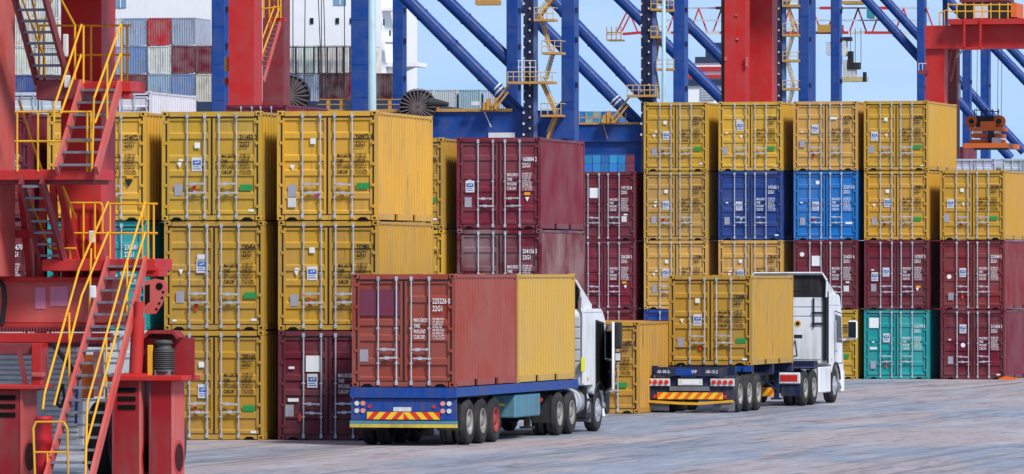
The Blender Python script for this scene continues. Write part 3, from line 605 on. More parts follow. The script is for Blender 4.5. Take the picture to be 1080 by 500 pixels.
def prism_x(pts, x0, x1): m = MB(); m.prism(pts, 'x', x0, x1); return m
def tractor(F, y0, label, style):
    """COE tractor; y0 = distance of the cab's back wall from the trailer tail"""
    t = thing('tractor_unit', label, 'truck', F.world((0, y0, 0)), F.yaw, 'tractor units pulling the trailers')
    yd2, yd1, yf = style['axles']                       # axle positions relative to the cab's back wall
    for s in (-1, 1):
        m = MB(); m.box(s*0.42-0.045, s*0.42+0.045, yd2-0.9, 1.9, 0.72, 0.98); m.build('chassis_rail', style['chassis'], t)
    pair(t, yd2, 0.53); pair(t, yd1, 0.53); pair(t, yf, 0.53, dual=False, rim=P_SILV, half=1.22, front=True)
    m = MB(); m.lathe([(0, 0.0), (0, 0.55), (0.08, 0.58), (0.10, 0.5), (0.10, 0.0)], (0, (yd1+yd2)/2, 1.02), 'z', 24); m.build('fifth_wheel', P_CHAS, t)
    ztop, zb = style['roof'], 1.18; E = style['len']-2.34
    # cab shell: side outline in (y, z), front wheel arch cut out
    arch = [(yf-0.66, 0.62)]+[(yf+0.66*math.cos(a), 0.53+0.66*math.sin(a)) for a in [math.pi*(1-k/10) for k in range(1, 10)]]+[(yf+0.66, 0.62)]
    out = [(0.0, zb), (yf-0.72, zb), (yf-0.70, 0.95)]+arch[2:]+[(2.28+E, 0.36), (2.34+E, 0.55), (2.33+E, 1.3), (2.24+E, 1.75), (2.02+E, 2.75), (1.75+E, ztop-0.08), (1.5+E, ztop), (0.12, ztop), (0.0, ztop-0.10)]
    m = prism_x(out, -1.235, 1.235); cab = m.build('cab', P_CAB, t)
    bv = cab.modifiers.new('round', 'BEVEL'); bv.width = 0.07; bv.segments = 3; bv.limit_method = 'ANGLE'; bv.angle_limit = R(50)
    for s in (-1, 1):
        gl = prism_x([(1.0+E, 1.85), (2.10+E, 1.82), (1.93+E, 2.62), (1.03+E, 2.70)], s*1.232, s*1.242); gl.build('side_window', P_GLASS, t)
        m = MB(); m.tube((s*0.72, 0.12-1.75+0.55, 0.80), (s*0.72, -0.05, 0.80), 0.31, 20)
    m = MB(); m.add([(-1.08, 2.30+E, 1.78), (1.08, 2.30+E, 1.78), (1.05, 2.06+E, 2.72), (-1.05, 2.06+E, 2.72)], [(0, 1, 2, 3)]); m.build('windscreen', P_GLASS, t)
    # wheel-arch trim and steps
    for s in (-1, 1):
        m = MB(); m.box(s*1.02-0.2, s*1.02+0.2, 0.22, yf-0.7, 0.38, 0.48); m.box(s*1.02-0.2, s*1.02+0.2, 0.30, yf-0.7, 0.78, 0.84); m.build('step', P_CHAS, t)
    for s in (-1, 1):
        if not (style.get('open') and s > 0):
            m = MB(); y1 = 2.2+E; x = s*1.238
            for p, q in (((x, 0.92+E, 1.2), (x, 0.92+E, 2.80)), ((x, y1, 1.2), (x, y1, 1.8)), ((x, 0.92+E, 1.2), (x, y1, 1.2)), ((x, 0.92+E, 2.80), (x, 1.95+E, 2.72))): m.bar(p, q, 0.012, 0.022)
            m.build('door_gap', P_CHAS, t)
            m = MB(); m.bbox(min(x, x+s*0.03), max(x, x+s*0.03), 1.0+E, 1.18+E, 1.55, 1.60, 0.008); m.build('door_handle', P_CHAS, t)
            m = MB(); m.tube((x+s*0.05, 0.84+E, 1.5), (x+s*0.05, 0.84+E, 2.5), 0.018, 6); m.tube((x, 0.84+E, 1.52), (x+s*0.05, 0.84+E, 1.52), 0.015, 6); m.tube((x, 0.84+E, 2.48), (x+s*0.05, 0.84+E, 2.48), 0.015, 6); m.build('grab_rail', P_SILV, t)
        m = MB(); m.bar((s*1.238, 0.02, 2.98), (s*1.238, 1.7+E, 2.98), 0.01, 0.02); m.build('panel_seam', P_CABG, t)
        m = MB(); m.box(s*1.236-0.012, s*1.236+0.012, 0.35, 0.5, 1.30, 1.36); m.build('marker_lamp', P_ORAN, t)
        m = MB(); m.path([(s*1.245, yf+0.69*math.cos(an), 0.53+0.69*math.sin(an)) for an in [math.pi*k/12 for k in range(1, 12)]], 0.035, 6); m.build('wheel_arch_trim', P_CHAS, t)
    return t, cab
# --- tractor one
ya = 13.2
tr1, cab1 = tractor(FT1, ya, 'white tractor cab with its side door ajar pulling the blue flatbed', dict(axles=(-2.6, -1.27, 1.72), len=2.75, open=True, roof=3.06, chassis=P_CHAS))
m = MB()
for k in range(6):
    z0 = 1.22+k*0.28; m.bbox(-1.15, 1.15, -0.03, 0.0-0.004, z0, z0+0.25, 0.012)
m.build('back_wall_panels', P_CABG, tr1)
# roof air deflector: open-backed shell
m = MB()
o1 = [(-1.16, 3.02), (-1.18, 3.55), (-1.05, 3.78), (-0.8, 3.84), (0.8, 3.84), (1.05, 3.78), (1.18, 3.55), (1.16, 3.02)]
for i in range(len(o1)-1):
    (x0, z0), (x1, z1) = o1[i], o1[i+1]
    f = lambda x, z: (x*0.93, 1.55, 3.02+(z-3.02)*0.25)
    m.add([(x0, 0.02, z0), (x1, 0.02, z1), f(x1, z1), f(x0, z0)], [(0, 1, 2, 3)])
    c0 = Vector((x0*0.965, 0.02, 3.02+(z0-3.02)*0.955)); c1 = Vector((x1*0.965, 0.02, 3.02+(z1-3.02)*0.955))
    m.add([(x0, 0.02, z0), (x1, 0.02, z1), c1, c0], [(3, 2, 1, 0)])
df = m.build('roof_deflector', P_CAB, tr1); sol = df.modifiers.new('thick', 'SOLIDIFY'); sol.thickness = 0.025
m = MB(); m.box(-1.05, 1.05, 0.16, 0.18, 3.03, 3.62); m.build('deflector_hollow_shade', P_CHAS, tr1)  # black sheet stands in for the shade inside the deflector
for s in (-1, 1):
    m = MB(); m.prism([(-0.06, 1.22), (0.0, 1.22), (0.0, 3.4), (-0.04, 3.45), (-0.06, 3.2)], 'x', s*1.205, s*1.235); m.build('side_fairing', P_CAB, tr1)
m = MB(); m.prism([(0.62, 2.10), (0.86, 2.10), (0.76, 2.44)], 'y', -0.052, -0.034); m.build('warning_triangle', P_CHVO, tr1)
m = MB(); m.box(1.2355, 1.242, -0.28, 0.12, 1.52, 1.86); m.build('yellow_plate', paint('plate_lime', (0.72, 0.70, 0.02), 0.5, 0.1), tr1)
m = MB(); m.box(-0.1, 0.9, -0.055, -0.034, 1.0, 1.12); m.path([(0.55, -0.05, 1.9), (0.75, -0.25, 1.5), (0.5, -0.5, 1.25)], 0.02); m.build('air_line', P_CHAS, tr1)
m = MB(); m.prism([(1.36, 1.05), (2.36, 1.0), (2.40, 1.82), (2.24, 2.66), (1.38, 2.74)], 'x', 1.236, 1.247); m.build('door_opening', P_HOLE, tr1)  # black plate painted for the unlit cab interior behind the open door
m = MB(); m.bar((1.25, 1.34, 1.02), (1.25, 1.34, 2.76), 0.02, 0.05); m.bar((1.25, 1.34, 2.76), (1.25, 2.26, 2.68), 0.02, 0.05); m.build('door_seal', P_CHAS, tr1)
# open door: hinged at its front edge
door = MB(); door.prism([(0, 0.95), (-1.02, 1.05), (-1.02, 1.80), (0, 1.80)], 'x', -0.03, 0.03)
door.box(-0.028, 0.028, -1.02, -0.96, 1.80, 2.72); door.box(-0.028, 0.028, -0.06, 0.0, 1.80, 2.50); door.bar((0, -1.0, 2.70), (0, -0.1, 2.52), 0.055, 0.06)
dob = door.build('door', P_CAB, tr1, (1.245, 2.40, 0)); dob.rotation_euler = (0, 0, R(24))
m = MB(); m.prism([(-0.08, 1.0), (-0.96, 1.12), (-0.96, 1.76), (-0.08, 1.76)], 'x', -0.05, -0.032); m.box(-0.09, -0.05, -0.9, -0.3, 1.45, 1.52); m.build('inner_trim', P_CHAS, dob)
m = MB(); m.box(-0.008, 0.008, -0.955, -0.065, 1.81, 2.50); m.build('door_glass', P_GLASS, dob)
m = MB(); m.box(1.0, 1.236, 0.3, 0.36, 0.35, 1.15); m.build('step_panel', P_CHAS, tr1); m = MB(); m.bbox(1.02, 1.30, 2.45, 2.72, 0.42, 1.3, 0.05); m.build('step_panel', P_CHAS, tr1)
m = MB(); m.bbox(1.46, 1.66, 2.42, 2.54, 2.05, 2.72, 0.04); m.bbox(1.48, 1.64, 2.42, 2.54, 1.72, 1.98, 0.04); mm_ = m.build('wing_mirror', P_CHAS, tr1)
m = MB(); m.tube((1.24, 2.5, 2.66), (1.6, 2.49, 2.6), 0.018, 6); m.tube((1.24, 2.5, 1.8), (1.6, 2.49, 1.85), 0.018, 6); m.build('mirror_arm', P_CHAS, mm_)
m = MB(); m.box(1.50, 1.63, 2.412, 2.418, 1.76, 1.94); m.build('mirror_glass', P_OFF, mm_)
m = MB(); m.tube((0.86, -0.70, 0.76), (0.86, 0.80, 0.76), 0.335, 24)
fuel = m.build('fuel_tank', P_SILV, tr1)
for y in (-0.62, -0.2, 0.3, 0.7):
    m = MB(); m.lathe([(0, 0.337), (0, 0.352), (0.07, 0.352), (0.07, 0.337)], (0.86, y, 0.76), 'y', 24); m.build('tank_strap', P_CABG, fuel)
m = MB(); m.tube((-0.86, -0.7, 0.76), (-0.86, 0.8, 0.76), 0.335, 24); m.build('fuel_tank', P_SILV, tr1)
m = MB(); m.bbox(0.95, 1.22, 2.42, 2.78, 0.33, 0.66, 0.04); m.build('bumper_corner', P_CAB, tr1)
m = MB(); m.box(0.55, 0.9, -3.0, -2.5, 1.12, 1.26); m.build('air_tank', P_REDS, tr1)
for s in (-1, 1):
    m = MB(); m.box(s*0.95-0.25, s*0.95+0.25, -3.36, -3.34, 0.32, 1.0); m.build('mudflap', P_CHAS, tr1)
m = MB(); m.box(0.8, 1.2, 0.92, 0.97, 0.25, 0.75); m.build('mudflap', P_FLAP, tr1)

# --- truck two: skeletal chassis
t2 = thing('skeletal_trailer', 'dark skeletal trailer with orange striped board and yellow bumper', 'trailer', FT2.O, FT2.yaw)
CZ = 1.30
for s in (-1, 1):
    m = MB(); m.box(s*0.5-0.075, s*0.5+0.075, 0.1, 12.0, 0.95, CZ-0.05); m.build('main_beam', P_TNAVY, t2)
for y in (0.35, 2.75, 5.7, 8.55, 11.9):
    m = MB(); m.box(-1.22, 1.22, y, y+0.22, CZ-0.24, CZ-0.012); bo = m.build('bolster', P_TNAVY, t2)
    for s in (-1, 1):
        m = MB(); m.box(s*1.13-0.08, s*1.13+0.08, y+0.03, y+0.19, CZ-0.011, CZ+0.02); m.build('twist_lock', P_CHAS, bo)
m = MB(); m.box(-1.02, 1.02, -0.06, 0.30, 1.04, 1.27); rbm = m.build('rear_beam', P_TNAVY, t2)
m = MB(); m.box(-0.42, 0.1, -0.072, -0.061, 1.06, 1.25); m.build('blue_plate', P_TBLUE, rbm)
for x, s_ in ((-0.95, '-01-00-2-'), (0.05, 'WF'), (0.45, '-00-15-2')):
    obj('lettering', text_mesh(s_, 0.13, P_WHITE, 0.8), rbm, (x, -0.075, 1.12))
m = MB(); m.box(1.0, 1.24, 2.55, 2.74, CZ-0.17, CZ-0.013); m.box(0.5, 1.24, 2.62, 2.74, CZ-0.17, CZ-0.014); m.build('corner_bolster', P_TBLUE, t2)
for s in (-1, 1):
    m = MB(); x0 = s*0.93; m.box(x0-0.34, x0+0.34, -0.02, 0.05, 0.76, 0.97); lb = m.build('lamp_board', P_OFF, t2)
    for k in range(4): disc(lb, 'tail_lamp', x0-0.245+k*0.165, -0.021, 0.865, 0.062, P_LENR)
m = MB(); m.box(-0.35, 0.35, -0.02, 0.03, 0.78, 0.96); m.build('number_plate', P_OFF, t2)
m = MB(); m.box(-0.24, 0.24, -0.026, -0.021, 0.81, 0.93); m.build('number_plate', P_WHITE, t2)
m = MB(); m.box(-0.60, 0.55, 0.0, 0.05, 0.62, 0.745); m.build('cross_plate', P_FLAP, t2)
chevrons(t2, -0.95, 0.95, 0.385, 0.575, -0.02, 13, P_CHVO, P_CHVY, False)
for x in (-1.01, 1.01): disc(t2, 'side_reflector', x, -0.01, 0.46, 0.055, P_LENR)
m = MB(); m.box(-1.22, 1.22, 0.06, 0.12, 0.34, 0.99); m.build('rear_panel', P_TNAVY, t2)
m = MB(); m.bar((-1.28, -0.06, 0.325), (-0.3, -0.06, 0.27), 0.10, 0.07); m.bar((-0.3, -0.06, 0.27), (0.2, -0.06, 0.26), 0.10, 0.07); m.bar((0.2, -0.06, 0.26), (1.25, -0.06, 0.335), 0.10, 0.07); m.build('bumper', P_YEL, t2)
for s in (-1, 1):
    m = MB(); m.box(s*0.95-0.31, s*0.95+0.31, 0.13, 0.15, 0.05, 0.33); m.build('mudflap', P_FLAP, t2)
for y in (1.02, 2.33, 3.62): pair(t2, y, 0.525)
for s in (-1, 1):
    m = MB(); m.box(s*0.78-0.07, s*0.78+0.07, 8.4, 8.54, 0.28, 1.05); m.box(s*0.78-0.15, s*0.78+0.15, 8.32, 8.62, 0.22, 0.28); m.bar((s*0.78, 8.45, 0.5), (s*0.4, 7.4, 1.0), 0.06, 0.06); m.build('landing_leg', P_TNAVY, t2)
p = FT2.world((0, 2.72, CZ)); container(tuple(p), FT2.yaw, YEL, 'mustard container 233088 with green label, carried on the skeletal trailer', number='233088 5', dec=[('square', .345, .28), ('logo', .355, .50), ('tri', .165, .50), ('plate', .155, .73), ('seal', .37, .79), ('green', .855, .715), ('tiny', .90, .92)], group='containers carried by trucks')
tr2, cab2 = tractor(FT2, 14.2, 'white high-roof tractor cab pulling the skeletal trailer', dict(axles=(-3.6, -2.28, 1.05), len=2.34, roof=3.30, chassis=P_CHAS))
m = MB()
for x0, x1, z0, z1 in ((-1.17, 1.0, 1.22, 1.30), (-1.17, -0.55, 1.33, 2.62), (-0.52, 1.0, 1.33, 2.62), (-1.17, 1.0, 2.65, 2.90), (-1.17, 1.0, 2.93, 3.22)): m.bbox(x0, x1, -0.025, -0.003, z0, z1, 0.01)
m.build('back_wall_panels', P_CAB, tr2)
disc(tr2, 'round_emblem', 0.28, -0.026, 2.42, 0.10, P_ORAN, 18, 0.008); disc(tr2, 'emblem_centre', 0.28, -0.036, 2.42, 0.06, P_CHAS, 14, 0.004)
m = MB(); m.box(0.17, 0.42, -0.034, -0.026, 1.98, 2.08); m.build('black_label', P_CHAS, tr2)
m = MB(); m.box(1.06, 1.16, -0.06, 0.0, 1.3, 3.3); m.bar((0.72, -0.05, 2.75), (1.12, -0.05, 2.75), 0.05, 0.05); m.bar((0.72, -0.05, 2.42), (1.12, -0.05, 2.42), 0.05, 0.06); m.tube((0.78, -0.06, 2.3), (0.78, -0.06, 3.2), 0.025, 6); m.build('exhaust_bracket', P_CHAS, tr2)
m = MB()
o1 = [(-1.17, 3.22), (-1.19, 3.72), (-1.05, 3.95), (1.05, 3.95), (1.19, 3.72), (1.17, 3.22)]
for i in range(len(o1)-1):
    (x0, z0), (x1, z1) = o1[i], o1[i+1]
    f = lambda x, z: (x*0.97, 1.75, 3.24+(z-3.22)*0.06)
    m.add([(x0, -0.12, z0), (x1, -0.12, z1), f(x1, z1), f(x0, z0)], [(0, 1, 2, 3)])
df = m.build('roof_deflector', P_CAB, tr2); sol = df.modifiers.new('thick', 'SOLIDIFY'); sol.thickness = 0.03
m = MB(); m.box(-1.13, 1.13, -0.04, -0.02, 3.24, 3.88); m.bar((-0.5, -0.1, 3.5), (0.6, 0.0, 3.42), 0.06, 0.06); m.build('deflector_hollow_shade', P_CHAS, tr2)  # dark panel closes the shell, painting its shaded hollow
m = MB()
for i in range(len(o1)-1):
    (x0, z0), (x1, z1) = o1[i], o1[i+1]; m.tube((x0*1.005, -0.13, z0), (x1*1.005, -0.13, z1+0.01), 0.03, 6)
m.build('deflector_edge', P_CAB, tr2)
m = MB(); m.bbox(-0.45, 0.0, -0.12, -0.03, 3.40, 3.50, 0.02); m.build('work_lamp', P_OFF, tr2)
for s in (-1, 1):
    m = MB(); m.prism([(-0.12, 1.22), (0.0, 1.22), (0.0, 3.30), (-0.06, 3.40), (-0.12, 3.2)], 'x', s*1.205, s*1.235); m.build('side_fairing', P_CHAS, tr2)
m = MB(); m.bbox(1.42, 1.72, 2.02, 2.16, 1.92, 2.50, 0.05); mm_ = m.build('wing_mirror', P_CAB, tr2)
m = MB(); m.box(1.45, 1.69, 2.012, 2.017, 1.97, 2.46); m.build('mirror_glass', P_GLASS, mm_)
m = MB(); m.tube((1.2, 2.12, 1.88), (1.5, 2.09, 1.96), 0.035, 8); m.build('mirror_arm', P_CAB, mm_)
# rear mudguards with lamp cluster
for s in (-1, 1):
    m = MB(); m.box(s*0.93-0.3, s*0.93+0.3, -4.38, -4.32, 0.30, 1.02); m.box(s*0.93-0.3, s*0.93+0.3, -4.32, -1.65, 1.11, 1.15); m.build('mudguard', P_TNAVY, tr2)
    m = MB(); m.bbox(s*0.93-0.36, s*0.93+0.30, -4.45, -4.382, 0.66, 1.00, 0.03); lc = m.build('lamp_cluster', P_CAB, tr2)
    m = MB(); m.box(s*0.93-0.30, s*0.93+0.22, -4.462, -4.452, 0.74, 0.93); m.build('tail_lamp', P_LENR, lc)
for x in (-0.6, 0.05): chevrons(tr2, x, x+0.42, 0.30, 0.56, -4.5, 3, P_CHVO, P_CHVY, False)
for s in (-1, 1):
    m = MB(); m.bbox(s*0.86-0.33, s*0.86+0.33, -1.5, 0.25, 0.36, 1.05, 0.08); m.build('fuel_tank', P_SILV, tr2)
    m = MB(); m.bbox(s*1.20-0.04, s*1.20+0.04, -1.5, 0.28, 0.34, 1.12, 0.03); m.build('side_skirt', P_CAB, tr2)
m = MB(); m.bbox(0.95, 1.26, 2.1, 2.42, 0.30, 1.0, 0.05); m.build('bumper_corner', P_CAB, tr2)
m = MB(); m.box(-0.4, 0.5, -1.3, -0.25, 1.0, 1.22); m.box(0.2, 0.95, -0.9, -0.3, 1.16, 1.30); m.build('air_tank', P_CHAS, tr2)
m = MB(); m.path([(0.0, -0.04, 1.9), (0.1, -0.5, 1.4), (-0.1, -1.2, 1.45), (0.1, -1.6, 1.3)], 0.022); m.path([(0.2, -0.04, 1.9), (0.35, -0.5, 1.45), (0.1, -1.3, 1.38), (0.2, -1.6, 1.3)], 0.022); m.build('air_line', P_CHAS, tr2)

# ------------------------------------------------------------------ gantry and crane helpers
def railing(F, parent, pts, mat, r=0.024, posts=None, drop=0.0, name='railing'):
    """polyline of photo points (px, py, u) as a tube; posts: list of ((px,py,u),(px,py,u))"""
    m = MB(); m.path([F.at(*p) for p in pts], r, 6); o = m.build(name, mat, parent)
    for a, b in posts or []:
        m = MB(); m.tube(F.at(*a), F.at(*b), r*0.95, 6); m.build('post', mat, o)
    return o
def staircase(F, parent, tl, tr, bl, br, n, matS, matT, sw=0.06, sh=0.22, td=0.24, name='staircase', joined=False):
    """flight between photo points; l / r = left and right stringer, t / b = top and bottom"""
    TL, TR, BL, BR = (F.at(*p) for p in (tl, tr, bl, br))
    m = MB(); m.bar(TL, BL, sw, sh); o = m.build(name, matS, parent)
    m = MB(); m.bar(TR, BR, sw, sh); m.build('stringer', matS, o)
    jm = MB()
    for k in range(n):
        t = (k+0.5)/n; a = TL.lerp(BL, t); b = TR.lerp(BR, t)
        m = jm if joined else MB()
        y = (a.y+b.y)/2; m.box(a.x+sw/2, b.x-sw/2, y-td/2, y+td/2, a.z-0.035, a.z+0.01)
        if not joined: m.build('tread', matT, o)
    if joined:
        j = jm.build('tread', matT, o); j['kind'] = 'stuff'
    return o

# ------------------------------------------------------------------ red gantry crane in the foreground
F0 = Frame(60, 126, 12.5)
g1 = thing('gantry_crane', 'red rubber-tyred gantry crane with yellow handrails and stairs, close by the yellow stacks', 'gantry crane', F0.O, F0.yaw, 'red yard gantry cranes')
def gbox(name, x0, x1, y0, y1, u0, u1, mat, parent=None, bev=0.015):
    a = F0.at(x0, y0, u0); b = F0.at(x1, y1, u0); m = MB(); m.bbox(a.x, b.x, u0, u1, b.z, a.z, bev); return m.build(name, mat, parent or g1)
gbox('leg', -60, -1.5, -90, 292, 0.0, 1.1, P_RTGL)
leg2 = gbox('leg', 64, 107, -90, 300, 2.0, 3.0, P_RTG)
for y in (2.0,):
    pass
lp = MB(); a = F0.at(70, 0, 1.99)
sill = gbox('sill_beam', -60, 118, 296, 341, 1.2, 2.4, P_RTGL)
gbox('flange', -60, 119, 292, 297, 1.05, 2.55, P_RTG, sill); gbox('flange', -60, 119, 341, 346, 1.05, 2.55, P_RTG, sill)
gbox('patch', 37, 48, 303, 326, 1.185, 1.1995, paint('patch_pink', (0.55, 0.20, 0.30), 0.6, 0.2), sill, 0.002); gbox('patch', 53, 72, 302, 323, 1.185, 1.1995, MATS['patch_pink'], sill, 0.002)
gbox('cable_tray', -60, 116, 351, 362, 0.9, 1.15, P_RTG)
tm = MB()
for k in range(46):
    x = -30+k*3.2; a = F0.at(x, 345, 1.1); b = F0.at(x+2.0, 350, 1.1); tm.box(a.x, b.x, 0.95, 1.12, b.z, a.z)
    a = F0.at(x, 362, 1.1); b = F0.at(x+2.0, 366, 1.1); tm.box(a.x, b.x, 0.95, 1.12, b.z, a.z)
tt = tm.build('tray_teeth', P_RTGD, g1); tt['kind'] = 'stuff'
# braces between platform and sill
for x0, y0, x1, y1 in ((22, 196, 32, 292), (46, 190, 42, 292), (56, 195, 60, 292), (62, 192, 84, 290)):
    m = MB(); m.bar(F0.at(x0, y0, 1.3), F0.at(x1, y1, 1.5), 0.12, 0.12); m.build('brace', P_RTG, g1)
gbox('cross_bar', -5, 57, 242, 251, 1.15, 1.35, P_RTG)
# platforms (far landing high, near landing mid, far landing low)
lb1 = gbox('platform', -10, 100, 179, 190, -0.3, 1.0, P_RTG); gbox('kick_plate', -10, 98, 190, 194, -0.2, 0.9, P_RTGD, lb1)
la1 = gbox('platform', 38, 82, 84, 105, 0.55, 1.6, P_RTGD); gbox('platform', 82, 138, 86, 97, 0.75, 1.8, P_RTG)
gbox('bracket', 128, 137, 97, 104, 0.8, 1.0, P_RTG)
lc1 = gbox('platform', 44, 164, 273, 286, 0.75, 1.95, P_RTG)
gbox('bracket', 152, 168, 282, 292, 0.8, 1.4, P_RTG)
# flights of stairs
staircase(F0, g1, (14, -8, -1.0), (46, -8, -1.0), (39, 86, 0.75), (72, 86, 0.75), 8, P_RTGD, P_TREAD)
staircase(F0, g1, (87, 88, 0.75), (127, 88, 0.75), (60, 180, -0.75), (102, 180, -0.75), 7, P_RTGL, P_TREAD)
staircase(F0, g1, (22, 190, -0.4), (44, 190, -0.4), (44, 275, 0.9), (68, 275, 0.9), 7, P_RTGD, P_TREAD)
staircase(F0, g1, (115, 274, 0.8), (154, 274, 0.8), (48, 507, -3.2), (96, 507, -3.2), 18, P_RTGL, P_TREAD)
# yellow handrails
Y = P_YEL
railing(F0, g1, [(40, 27, 1.7), (138, 27, 1.7)], Y, posts=[((x, 27, 1.7), (x, 86, 1.7)) for x in (41, 46, 96, 128, 134)]); railing(F0, g1, [(75, 58, 1.7), (138, 58, 1.7)], Y)
railing(F0, g1, [(86, 26, 0.75), (57, 113, -0.75), (57, 128, -0.75)], Y, posts=[((88, 27, 0.7), (88, 88, 0.7))], name='handrail')
railing(F0, g1, [(86, 57, 0.75), (64, 120, -0.75)], Y, name='handrail')
railing(F0, g1, [(127, 26, 0.75), (99, 104, -0.75), (97, 178, -0.75)], Y, posts=[((128, 26, 0.75), (128, 86, 0.75)), ((113, 66, 0), (113, 128, 0))], name='handrail')
railing(F0, g1, [(127, 57, 0.75), (100, 130, -0.75)], Y, name='handrail')
railing(F0, g1, [(16, 118, -0.3), (97, 118, -0.3)], Y, posts=[((x, 118, -0.3), (x, 181, -0.3)) for x in (18, 40, 92, 96)]); railing(F0, g1, [(16, 149, -0.3), (97, 149, -0.3)], Y)
railing(F0, g1, [(20, 106, 0.9), (34, 150, 1.3), (45, 182, 1.5)], Y, name='handrail'); railing(F0, g1, [(22, -5, -0.4), (47, 62, 0.6), (47, 86, 0.75)], Y, name='handrail')
railing(F0, g1, [(62, -5, 0.2), (79, 27, 0.7), (79, 86, 0.75)], Y, name='handrail'); railing(F0, g1, [(33, -5, -0.6), (42, 40, 0.4), (55, -2, 0.0)], Y, name='handrail')
railing(F0, g1, [(26, 196, 0), (52, 262, 0.9), (80, 262, 0.9)], Y, name='handrail'); railing(F0, g1, [(66, 196, 0.4), (80, 230, 0.8)], Y, name='handrail')
railing(F0, g1, [(73, 214, 1.9), (106, 214, 1.9), (108, 217, 1.9), (108, 246, 1.9)], Y, posts=[((x, 214, 1.9), (x, 274, 1.9)) for x in (74, 88, 100)]); railing(F0, g1, [(112, 215, 1.9), (166, 215, 1.9)], Y, posts=[((x, 215, 1.9), (x, 273, 1.9)) for x in (116, 150, 156, 162)])
railing(F0, g1, [(75, 246, 1.9), (166, 246, 1.9)], Y)
railing(F0, g1, [(114, 213, 0.8), (83, 285, 0.0), (47, 415, -2.2), (45, 432, -2.6)], Y, posts=[((96, 262, 0.3), (94, 345, 0.2)), ((73, 330, -0.9), (73, 430, -1.2))], name='handrail')
railing(F0, g1, [(114, 245, 0.8), (86, 312, -0.2), (57, 428, -2.2)], Y, name='handrail')
railing(F0, g1, [(153, 213, 0.8), (131, 285, -0.2), (92, 425, -2.4), (90, 502, -3.2)], Y, posts=[((134, 275, 0.0), (134, 348, -0.1)), ((112, 355, -1.3), (112, 430, -1.5))], name='handrail')
railing(F0, g1, [(153, 245, 0.8), (135, 305, -0.2), (91, 470, -2.8)], Y, name='handrail')
# hoop guard by the stair foot and red barrel
railing(F0, g1, [(37, 505, -3.0), (35, 452, -3.0), (38, 445, -3.0), (67, 445, -3.0), (71, 452, -3.0), (72, 505, -3.0)], Y, r=0.022, posts=[((36, 477, -3.0), (71, 477, -3.0)), ((50, 477, -3.0), (50, 505, -3.0))])
a = F0.at(46, 500, -2.6); b = F0.at(46, 439, -2.6)
m = MB(); h = b.z; m.lathe([(0, 0.0), (0, 0.15), (h*0.25, 0.15), (h*0.27, 0.165), (h*0.33, 0.15), (h*0.6, 0.15), (h*0.62, 0.165), (h*0.68, 0.15), (h*0.93, 0.15), (h*0.94, 0.17), (h, 0.16), (h, 0.0)], (a.x, -2.6, 0), 'z', 18)
br = m.build('red_barrel', paint('barrel_red', (0.42, 0.012, 0.02), 0.4, 0.3)); br.location = F0.O; br.rotation_euler = (0, 0, -F0.yaw)
# mesh is laid out in the gantry's frame; move its origin to the barrel's foot
for v in br.data.vertices: v.co.x -= a.x; v.co.y += 2.6
br.location = F0.world((a.x, -2.6, 0.0)); tag(br, 'small red ribbed barrel standing beside the foot of the gantry stairs', 'barrel')
# bogies: red wheel forks with vents and oval openings
def bogie(x0, xm, x1, ytop, u0, depth):
    b = gbox('bogie', x0, xm, ytop, 506, u0, u0+depth, P_RTGB)
    a = F0.at(x0, ytop, u0); c = F0.at(xm, 506, u0)
    fl = MB(); fl.bbox(c.x+0.001, c.x+0.05, u0-0.01, u0+depth+0.01, 0.02, a.z+0.02, 0.008); fl.build('side_plate', P_RTGL, b)  # paler red puts the sunlit side into the plate's colour
    ov = MB(); yy = u0+depth*0.5; zz = 0.46
    n = 20; vs = [(c.x+0.056, yy+0.46*math.cos(2*math.pi*k/n)*depth, zz+0.33*math.sin(2*math.pi*k/n)) for k in range(n)]; vi = [(c.x+0.056, yy+0.38*math.cos(2*math.pi*k/n)*depth, zz+0.27*math.sin(2*math.pi*k/n)) for k in range(n)]
    ov.add(vs+vi, [(k, (k+1) % n, n+(k+1) % n, n+k) for k in range(n)]); ov.build('oval_rim', P_RTG, b)
    hl = MB(); hl.add([(p[0]-0.002, p[1], p[2]) for p in vi], [tuple(range(n))]); hl.build('oval_opening', paint('opening_dark_red', (0.05, 0.006, 0.008), 0.8, 0.2), b)  # flat dark disc carries the opening's inner shade in its colour
    rb2 = MB(); rb2.box(a.x-0.012, a.x+0.03, u0-0.02, u0-0.001, 0.05, a.z-0.02); rb2.build('edge_strip', P_RTGD, b)
    ws = MB(); ws.prism([(c.x+0.053, zz+1.0), (c.x+0.053, zz+1.0)], 'y', 0, 0) if False else None
    return b
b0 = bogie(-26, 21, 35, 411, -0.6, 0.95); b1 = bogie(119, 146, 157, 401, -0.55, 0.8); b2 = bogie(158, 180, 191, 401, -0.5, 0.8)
for bb, x0, x1, y0 in ((b0, -4, 16, 417), (b1, 124, 143, 409)):
    for k in range(3):
        gbox('vent_louvre', x0, x1, y0+k*9, y0+k*9+5, -0.62 if bb is b0 else -0.57, -0.56, P_HOLE, bb, 0.004)
gbox('bogie_beam', 112, 192, 396, 402, -0.7, 0.6, P_RTG)
gbox('bogie_beam', -30, 36, 406, 411, -0.75, 0.6, P_RTG)
for x in (104, 168):
    a = F0.at(x, 500, 0.6); wheel(g1, a.x+0.25, 1.0, 0.75, 0.45, side=1, rim=P_RTG)
